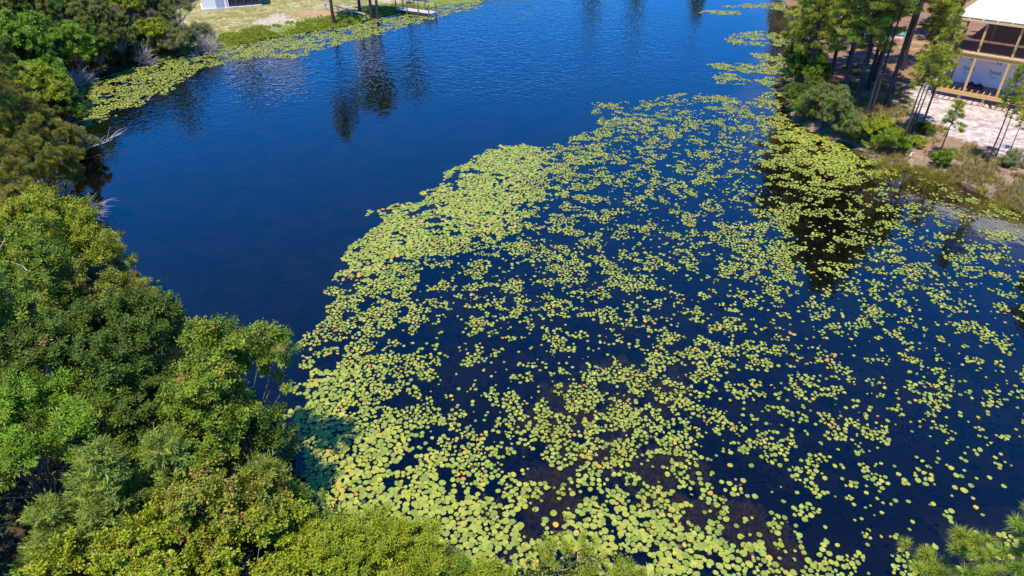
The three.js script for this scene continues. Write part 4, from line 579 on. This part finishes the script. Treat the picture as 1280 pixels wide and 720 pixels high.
// ---------------------------------------------------------------- house under construction
const wood = std([0.56, 0.35, 0.14], 0.75), woodWarm = std([0.46, 0.25, 0.11], 0.8), woodPale = std([0.62, 0.45, 0.23], 0.75), floorWood = std([0.24, 0.13, 0.09], 0.85), white = std([0.80, 0.80, 0.80], 0.55), black = std([0.012, 0.012, 0.016], 0.7), glassy = std([0.02, 0.025, 0.03], 0.12);
for (const m of [wood, woodWarm, woodPale, floorWood]) { m.bumpMap = noiseTex(128, (u, v) => vn(u * 4, v * 40, 101) * 0.7 + vn(u * 20, v * 90, 102) * 0.3); m.bumpScale = 0.004; }
{
  const h = thing('unfinished_house', 'two-storey timber house under construction with white wrapped walls and porches', 'house', [33.2, 0.85, -53.0], -0.715);
  const len = 15, deck = 1.0, up2 = 3.85, eave = 6.2, depth = 15;
  // local x runs along the front, -z goes to the back
  for (let k = 0; k <= 9; k++) part('pier', box(0.19, deck + 0.5, 0.19, k * 1.66 + 0.05, deck / 2 - 0.45, -0.1, 0.01), k ? wood : woodWarm, h);
  part('rim_beam', box(len, 0.3, 0.09, len / 2, deck - 0.15, 0.05, 0.01), wood, h);
  part('rim_beam', box(0.09, 0.3, 2.3, 0.05, deck - 0.153, -1.16, 0.01), wood, h);
  for (let k = 0; k < 36; k++) part('joist', box(0.05, 0.2, 2.25, 0.3 + k * 0.41, deck - 0.1, -1.16), k % 3 ? wood : woodWarm, h);
  part('girder', box(len - 0.4, 0.22, 0.1, len / 2, deck - 0.34, -1.3, 0.01), woodWarm, h);
  const postX = [0.08, 1.9, 4.1, 6.35, 8.6, 10.85, 13.1];
  for (const x of postX) part('lower_post', box(0.16, up2 - 0.42 - deck, 0.16, x, (up2 - 0.42 + deck) / 2, -0.12, 0.012), x < 1 ? woodWarm : wood, h);
  part('header_beam', box(len, 0.28, 0.14, len / 2, up2 - 0.42 + 0.14, -0.12, 0.012), wood, h);
  part('deck_band', box(len + 0.06, 0.13, 0.2, len / 2, up2 - 0.065, -0.06, 0.012), woodPale, h);
  part('side_band', box(0.12, 0.3, 3.9, 0.06, up2 - 0.152, -2.1, 0.012), wood, h);
  for (let k = 0; k < 26; k++) part('floorboard', box(len - 0.2, 0.035, 0.138, len / 2 + 0.05, up2 - 0.02, -0.24 - k * 0.145), floorWood, h);
  for (const x of postX) part('upper_post', box(0.15, eave - up2, 0.15, x, (eave + up2) / 2, -0.12, 0.012), wood, h);
  for (const x of [0.1, 2.0, 4.2]) part('rear_post', box(0.14, eave - up2, 0.14, x, (eave + up2) / 2, -3.75, 0.012), x > 4 ? wood : woodWarm, h);
  part('rail_board', box(len, 0.14, 0.045, len / 2, up2 + 0.82, -0.235, 0.008), floorWood, h);
  part('rail_board', box(0.045, 0.14, 3.5, 0.19, up2 + 0.823, -2.0, 0.008), floorWood, h);
  part('top_plate', box(len, 0.22, 0.14, len / 2, eave - 0.108, -0.125, 0.012), woodPale, h);
  part('top_plate', box(0.14, 0.22, 3.6, 0.1, eave - 0.11, -2.02, 0.012), woodPale, h);
  // wrapped walls, the print on the sheets
  const print = (cols) => { const cv = document.createElement('canvas'); cv.width = 256 * cols; cv.height = 256; const c = cv.getContext('2d'); c.fillStyle = '#e3e2ea'; c.fillRect(0, 0, cv.width, 256); for (let k = 0; k < cols; k++) { c.fillStyle = '#45507c'; c.font = 'bold 44px sans-serif'; c.fillText('Tyvek', k * 256 + 66, 158); c.fillStyle = '#5d6588'; c.font = '18px sans-serif'; c.fillText('HomeWrap', k * 256 + 82, 186); c.fillStyle = '#9494aa'; c.fillRect(k * 256 + 112, 30, 44, 6); c.fillRect(k * 256 + 104, 42, 60, 12); c.fillRect(k * 256 + 110, 60, 20, 20); c.fillRect(k * 256 + 138, 60, 20, 20); c.fillStyle = '#cfcfda'; c.fillRect(k * 256, 0, 2, 256); } const t = new THREE.CanvasTexture(cv); t.colorSpace = THREE.SRGBColorSpace; return t; };
  const creases = noiseTex(256, (u, v) => vn(u * 5, v * 12, 141) * 0.6 + vn(u * 16, v * 9, 142) * 0.4), sheetMat = new THREE.MeshStandardMaterial({ map: print(1), roughness: 0.6, bumpMap: creases, bumpScale: 0.02 }), wrapM = () => sheetMat, plainWrap = std([0.74, 0.74, 0.78], 0.6);
  const wallL = part('wrapped_wall', box(len - 0.5, up2 - 0.32 - deck, 0.15, 0.5 + (len - 0.5) / 2, (up2 - 0.32 + deck) / 2, -2.47), plainWrap, h);
  for (let k = 0; k < 8; k++) { const g = new THREE.PlaneGeometry(1.78, up2 - 0.36 - deck); g.translate(0.5 + 0.92 + k * 1.8, (up2 - 0.32 + deck) / 2, -2.385); part('wrap_sheet', g, wrapM(1), wallL); }
  part('wrapped_wall', box(0.15, up2 - 0.32 - deck, depth - 2.6, 0.58, (up2 - 0.32 + deck) / 2, -2.6 - (depth - 2.6) / 2), plainWrap, h);
  const wallU = part('wrapped_wall', box(len - 5.2, eave - up2, 0.15, 5.2 + (len - 5.2) / 2, (eave + up2) / 2, -2.45), plainWrap, h);
  part('wrapped_wall', box(0.15, eave - up2, depth - 2.6, 5.27, (eave + up2) / 2, -2.6 - (depth - 2.6) / 2), plainWrap, h);
  for (let k = 0; k < 4; k++) { const g = new THREE.PlaneGeometry(1.9, eave - up2 - 0.05); g.translate(5.4 + 0.95 + k * 2.0, (eave + up2) / 2, -2.365); part('wrap_sheet', g, wrapM(1), wallU); }
  const win = part('window', box(0.78, 0.72, 0.06, 5.75, 2.75, -2.36, 0.01), white, h); for (const dx of [-0.18, 0.18]) for (const dy of [-0.16, 0.16]) part('pane', box(0.3, 0.27, 0.02, 5.75 + dx, 2.75 + dy, -2.325), glassy, win);
  part('back_floor', box(5, 0.12, depth - 4.2, 2.9, up2 - 0.08, -4.1 - (depth - 4.2) / 2), floorWood, h);
  // roof: sheathed hip with open lookouts along the eave
  const o = 0.62, x0 = -o + 0.36, x1 = len + o, z0 = o - 0.36, z1 = -depth - o, y0 = eave + 0.1, half = (z0 - z1) / 2, ry = y0 + half * 0.66, ridge0 = x0 + half, ridge1 = x1 - half, zm = (z0 + z1) / 2;
  const A = [x0, y0, z0], B = [x1, y0, z0], C = [x1, y0, z1], D = [x0, y0, z1], E = [ridge0, ry, zm], F = [ridge1, ry, zm];
  const slab = (name, pts) => { const P = []; const t = 0.05; const tri = (a, b, c) => P.push(...a, ...b, ...c); for (let k = 1; k < pts.length - 1; k++) { tri(pts[0], pts[k], pts[k + 1]); const q = (v) => [v[0], v[1] - t, v[2]]; tri(q(pts[0]), q(pts[k + 1]), q(pts[k])); } for (let k = 0; k < pts.length; k++) { const a = pts[k], b = pts[(k + 1) % pts.length], a2 = [a[0], a[1] - t, a[2]], b2 = [b[0], b[1] - t, b[2]]; tri(a, a2, b); tri(b, a2, b2); } const g = new THREE.BufferGeometry(); g.setAttribute('position', new THREE.Float32BufferAttribute(P, 3)); g.computeVertexNormals(); return part(name, g, white, h); };
  slab('roof_slope', [A, B, F, E]); slab('roof_slope', [B, C, F]); slab('roof_slope', [C, D, E, F]); slab('roof_slope', [D, A, E]);
  part('fascia', box(len + 2 * o, 0.15, 0.04, len / 2, eave - 0.06, o, 0.008), woodPale, h); part('fascia', box(0.04, 0.15, depth + 2 * o, -o, eave - 0.062, -depth / 2, 0.008), woodPale, h);
  for (let k = 0; k < 18; k++) { const g = box(0.05, 0.1, 0.7, 0, 0, 0); g.rotateX(0.25); g.translate(-0.2 + k * 0.9, eave + 0.0, o - 0.34); part('rafter_tail', g, woodPale, h); }
  for (let k = 0; k < 16; k++) { const g = box(0.7, 0.1, 0.05, 0, 0, 0); g.rotateZ(0.25); g.translate(-o + 0.34, eave + 0.0, 0.1 - k * 0.95); part('rafter_tail', g, woodPale, h); }
}
{
  const rng = rngOf(12), o = thing('tool_bag', 'slumped black bags on the lower porch of the unfinished house', 'bag', [35.55, 1.86, -52.5], -0.715);
  for (const [x, s] of [[0, 0.3], [0.55, 0.26]]) { const g = new THREE.SphereGeometry(1, 14, 10), p = g.attributes.position; for (let k = 0; k < p.count; k++) { const f = 0.8 + 0.45 * vn(p.getX(k) * 2 + x * 9, p.getZ(k) * 2 + p.getY(k), 111); p.setXYZ(k, p.getX(k) * f * s * 1.2 + x, Math.max(0, p.getY(k) * f + 0.75) * s * 0.85, p.getZ(k) * f * s); } g.computeVertexNormals(); part('bag', g, black, o); }
  const t = new Tubes(); for (const x of [0, 0.55]) t.add([V3(x - 0.12, 0.34, 0), V3(x - 0.06, 0.5, 0.02), V3(x + 0.07, 0.5, 0.02), V3(x + 0.12, 0.34, 0)], [0.02, 0.02, 0.02, 0.02], 5); part('handles', t.geo(), black, o);
}
for (const [label, x, z, l, y] of [['upper of two long boards edging the earth beside the unfinished house', 40.9, -69.7, 4.2, 0.3], ['lower of two long boards edging the earth beside the unfinished house', 39.4, -67.0, 4.0, 0.3]]) {
  const o = thing('edging_board', label, 'board', [x, groundAt(x, z), z], -0.55, 'edging boards beside the unfinished house'); part('plank', box(l, 0.26, 0.06, 0, 0.12, 0, 0.01), woodPale, o); for (const dx of [-0.42, 0, 0.42]) part('stake', box(0.06, 0.6, 0.06, l * dx, 0.1, -0.065, 0.008), woodWarm, o);
}
{
  const o = thing('sheeting_stack', 'white stack under teal sheeting among the pines', 'stack', [39.6, groundAt(39.6, -73) - 0.02, -73], -0.4);
  for (let k = 0; k < 4; k++) part('board', box(1.7 - 0.03 * (k % 2), 0.11, 0.95, 0.01 * k, 0.08 + k * 0.12, 0, 0.012), white, o);
  const g = new THREE.PlaneGeometry(1.85, 1.1, 16, 10); g.rotateX(-Math.PI / 2); const p = g.attributes.position; for (let k = 0; k < p.count; k++) { const x = p.getX(k), z = p.getZ(k), e = Math.max(Math.abs(x) - 0.82, Math.abs(z) - 0.46, 0); p.setY(k, 0.56 - e * 1.6 + 0.03 * vn(x * 6, z * 6, 121)); } g.computeVertexNormals(); part('sheeting', g, new THREE.MeshStandardMaterial({ color: lin(0.05, 0.26, 0.25), roughness: 0.5, side: THREE.DoubleSide }), o);
}
{
  const o = thing('fallen_stick', 'short bleached stick on the right bank', 'stick', [26.6, groundAt(26.6, -42.6) + 0.06, -42.6], 0.9); const rng = rngOf(3); const t = new Tubes(); t.add(bend(V3(-0.5, 0, 0), V3(0.5, 0.08, 0), 4, 0.1, rng), [0.03, 0.06, 0.06, 0.05, 0.02], 6); part('stick', t.geo(), bark.pale, o); const q = new Tubes(); q.add([V3(0.1, 0.04, 0), V3(0.3, 0.1, 0.14)], [0.035, 0.015], 5); part('stub', q.geo(), bark.pale, o);
}

// ---------------------------------------------------------------- far left bank: cabin, white houses, rail, dock, tarpaulin
function cottage(name, label, x, z, turn, w, d, hgt, rise, { porch = false } = {}) {
  const gy = groundAt(x, z), o = thing(name, label, 'house', [x, gy - 0.05, z], turn);
  part('floor_slab', box(w + 0.3, 0.3, d + 0.3, 0, 0.15, 0, 0.02), std([0.5, 0.5, 0.52], 0.8), o);
  const roofM = std([0.62, 0.62, 0.63], 0.6);
  if (porch) {
    part('wall', box(w * 0.42, hgt, d, -w * 0.29, 0.3 + hgt / 2, 0, 0.01), white, o);
    part('back_wall', box(w * 0.58 - 0.06, hgt, 0.15, w * 0.21, 0.3 + hgt / 2, -d / 2 + 0.08, 0.01), std([0.05, 0.055, 0.06], 0.8), o); part('screen', box(w * 0.56, hgt * 0.9, 0.04, w * 0.215, 0.3 + hgt * 0.45, d / 2 - 0.2), std([0.02, 0.024, 0.028], 0.5), o);
    for (let k = 0; k < 5; k++) part('porch_post', box(0.12, hgt, 0.12, -w * 0.06 + k * w * 0.138, 0.3 + hgt / 2, d / 2 - 0.08, 0.01), k ? std([0.06, 0.06, 0.07], 0.7) : white, o);
    const dr = part('door', box(0.9, 2.0, 0.05, -w * 0.2, 1.32, d / 2 + 0.03, 0.01), std([0.35, 0.42, 0.52], 0.4), o); part('handle', box(0.05, 0.14, 0.05, -w * 0.2 + 0.34, 1.3, d / 2 + 0.075), black, dr);
  } else {
    part('wall', box(w, hgt, d, 0, 0.3 + hgt / 2, 0, 0.01), white, o);
    for (let r = 0; r < 2; r++) for (let k = 0; k < 3; k++) { const f = part('window', box(1.0, 1.3, 0.08, (k - 1) * w * 0.3, 1.6 + r * 2.8, d / 2 + 0.03, 0.01), white, o); part('pane', box(0.84, 1.14, 0.03, (k - 1) * w * 0.3, 1.6 + r * 2.8, d / 2 + 0.075), glassy, f); }
  }
  const s = new THREE.Shape(); s.moveTo(-d / 2 - 0.4, 0); s.lineTo(0, rise); s.lineTo(d / 2 + 0.4, 0); s.lineTo(d / 2 + 0.4, -0.12); s.lineTo(-d / 2 - 0.4, -0.12); const g = new THREE.ExtrudeGeometry(s, { depth: w + 0.7, bevelEnabled: false }); g.translate(0, 0, -(w + 0.7) / 2); g.rotateY(Math.PI / 2); g.translate(0, 0.3 + hgt + 0.12, 0); part('roof', g, roofM, o);
  return o;
}
cottage('cabin', 'white cabin with a dark screened porch above the mown bank', -34.6, -88.9, 0.42, 6.6, 3.8, 2.7, 1.5, { porch: true });
cottage('white_house', 'tall white house mirrored beside the bright grass', -33.4, -101.5, 0.25, 4.6, 6, 6.4, 2.0);
cottage('white_house', 'narrow white house mirrored behind the pines of the mown bank', -21.2, -103.5, 0.1, 3.2, 6, 6.0, 1.8);
{
  const o = thing('sloping_rail', 'weathered rail sloping down to the pines beside the small dock', 'rail', [-19.9, groundAt(-19.9, -85.2), -85.2], -0.45);
  const g = box(6.2, 0.16, 0.09, 0, 0, 0, 0.01); g.rotateZ(-0.13); g.translate(0, 0.85, 0); part('rail', g, bark.dead, o); for (const [x, y] of [[-2.8, 1.15], [-1, 0.95], [1, 0.7], [2.8, 0.5]]) part('post', box(0.11, y + 0.25, 0.11, x, y / 2 - 0.1, -0.105, 0.01), bark.dead, o);
}
{
  const o = thing('small_dock', 'small grey plank dock with posts at the mown bank', 'dock', [-11.8, 0.45, -88.2], -0.53);
  for (let k = 0; k < 22; k++) part('plank', box(0.22, 0.04, 1.3, -2.6 + k * 0.245, 0, 0, 0.006), k % 3 ? bark.dead : bark.pale, o);
  for (const z of [-0.5, 0.5]) part('beam', box(5.4, 0.14, 0.08, 0, -0.095, z, 0.01), bark.grey, o);
  for (const x of [-2.5, -0.8, 0.9, 2.5]) for (const z of [-0.71, 0.71]) part('post', box(0.11, 2.1, 0.11, x, 0.0, z, 0.012), bark.grey, o);
  for (const z of [-0.795]) part('rail', box(5.3, 0.1, 0.05, 0, 0.8, z, 0.008), bark.dead, o);
}
{
  const o = thing('blue_tarpaulin', 'crumpled blue tarpaulin among the left trees', 'tarpaulin', [-46.6, groundAt(-46.6, -66.2), -66.2]); const g = new THREE.SphereGeometry(1, 18, 10, 0, 6.283, 0, 1.57), p = g.attributes.position; for (let k = 0; k < p.count; k++) { const f = 0.8 + 0.4 * vn(p.getX(k) * 3, p.getZ(k) * 3 + p.getY(k) * 2, 131); p.setXYZ(k, p.getX(k) * f * 0.9, p.getY(k) * f * 1.5, p.getZ(k) * f * 0.9); } g.computeVertexNormals(); part('cover', g, new THREE.MeshStandardMaterial({ color: lin(0.02, 0.18, 0.62), roughness: 0.45, side: THREE.DoubleSide }), o); const t = new Tubes(); t.add([V3(-0.8, 0.4, 0.3), V3(-0.3, 0.9, 0.7), V3(0.3, 0.9, 0.7), V3(0.8, 0.4, 0.3)], [0.015, 0.015, 0.015, 0.015], 4); part('rope', t.geo(), white, o);
}

// ---------------------------------------------------------------- draw
const renderer = new THREE.WebGLRenderer({ antialias: true });
renderer.setSize(1024, 576);
renderer.toneMapping = THREE.LinearToneMapping;
renderer.toneMappingExposure = EXPOSURE;
renderer.shadowMap.enabled = true;
renderer.render(scene, camera);
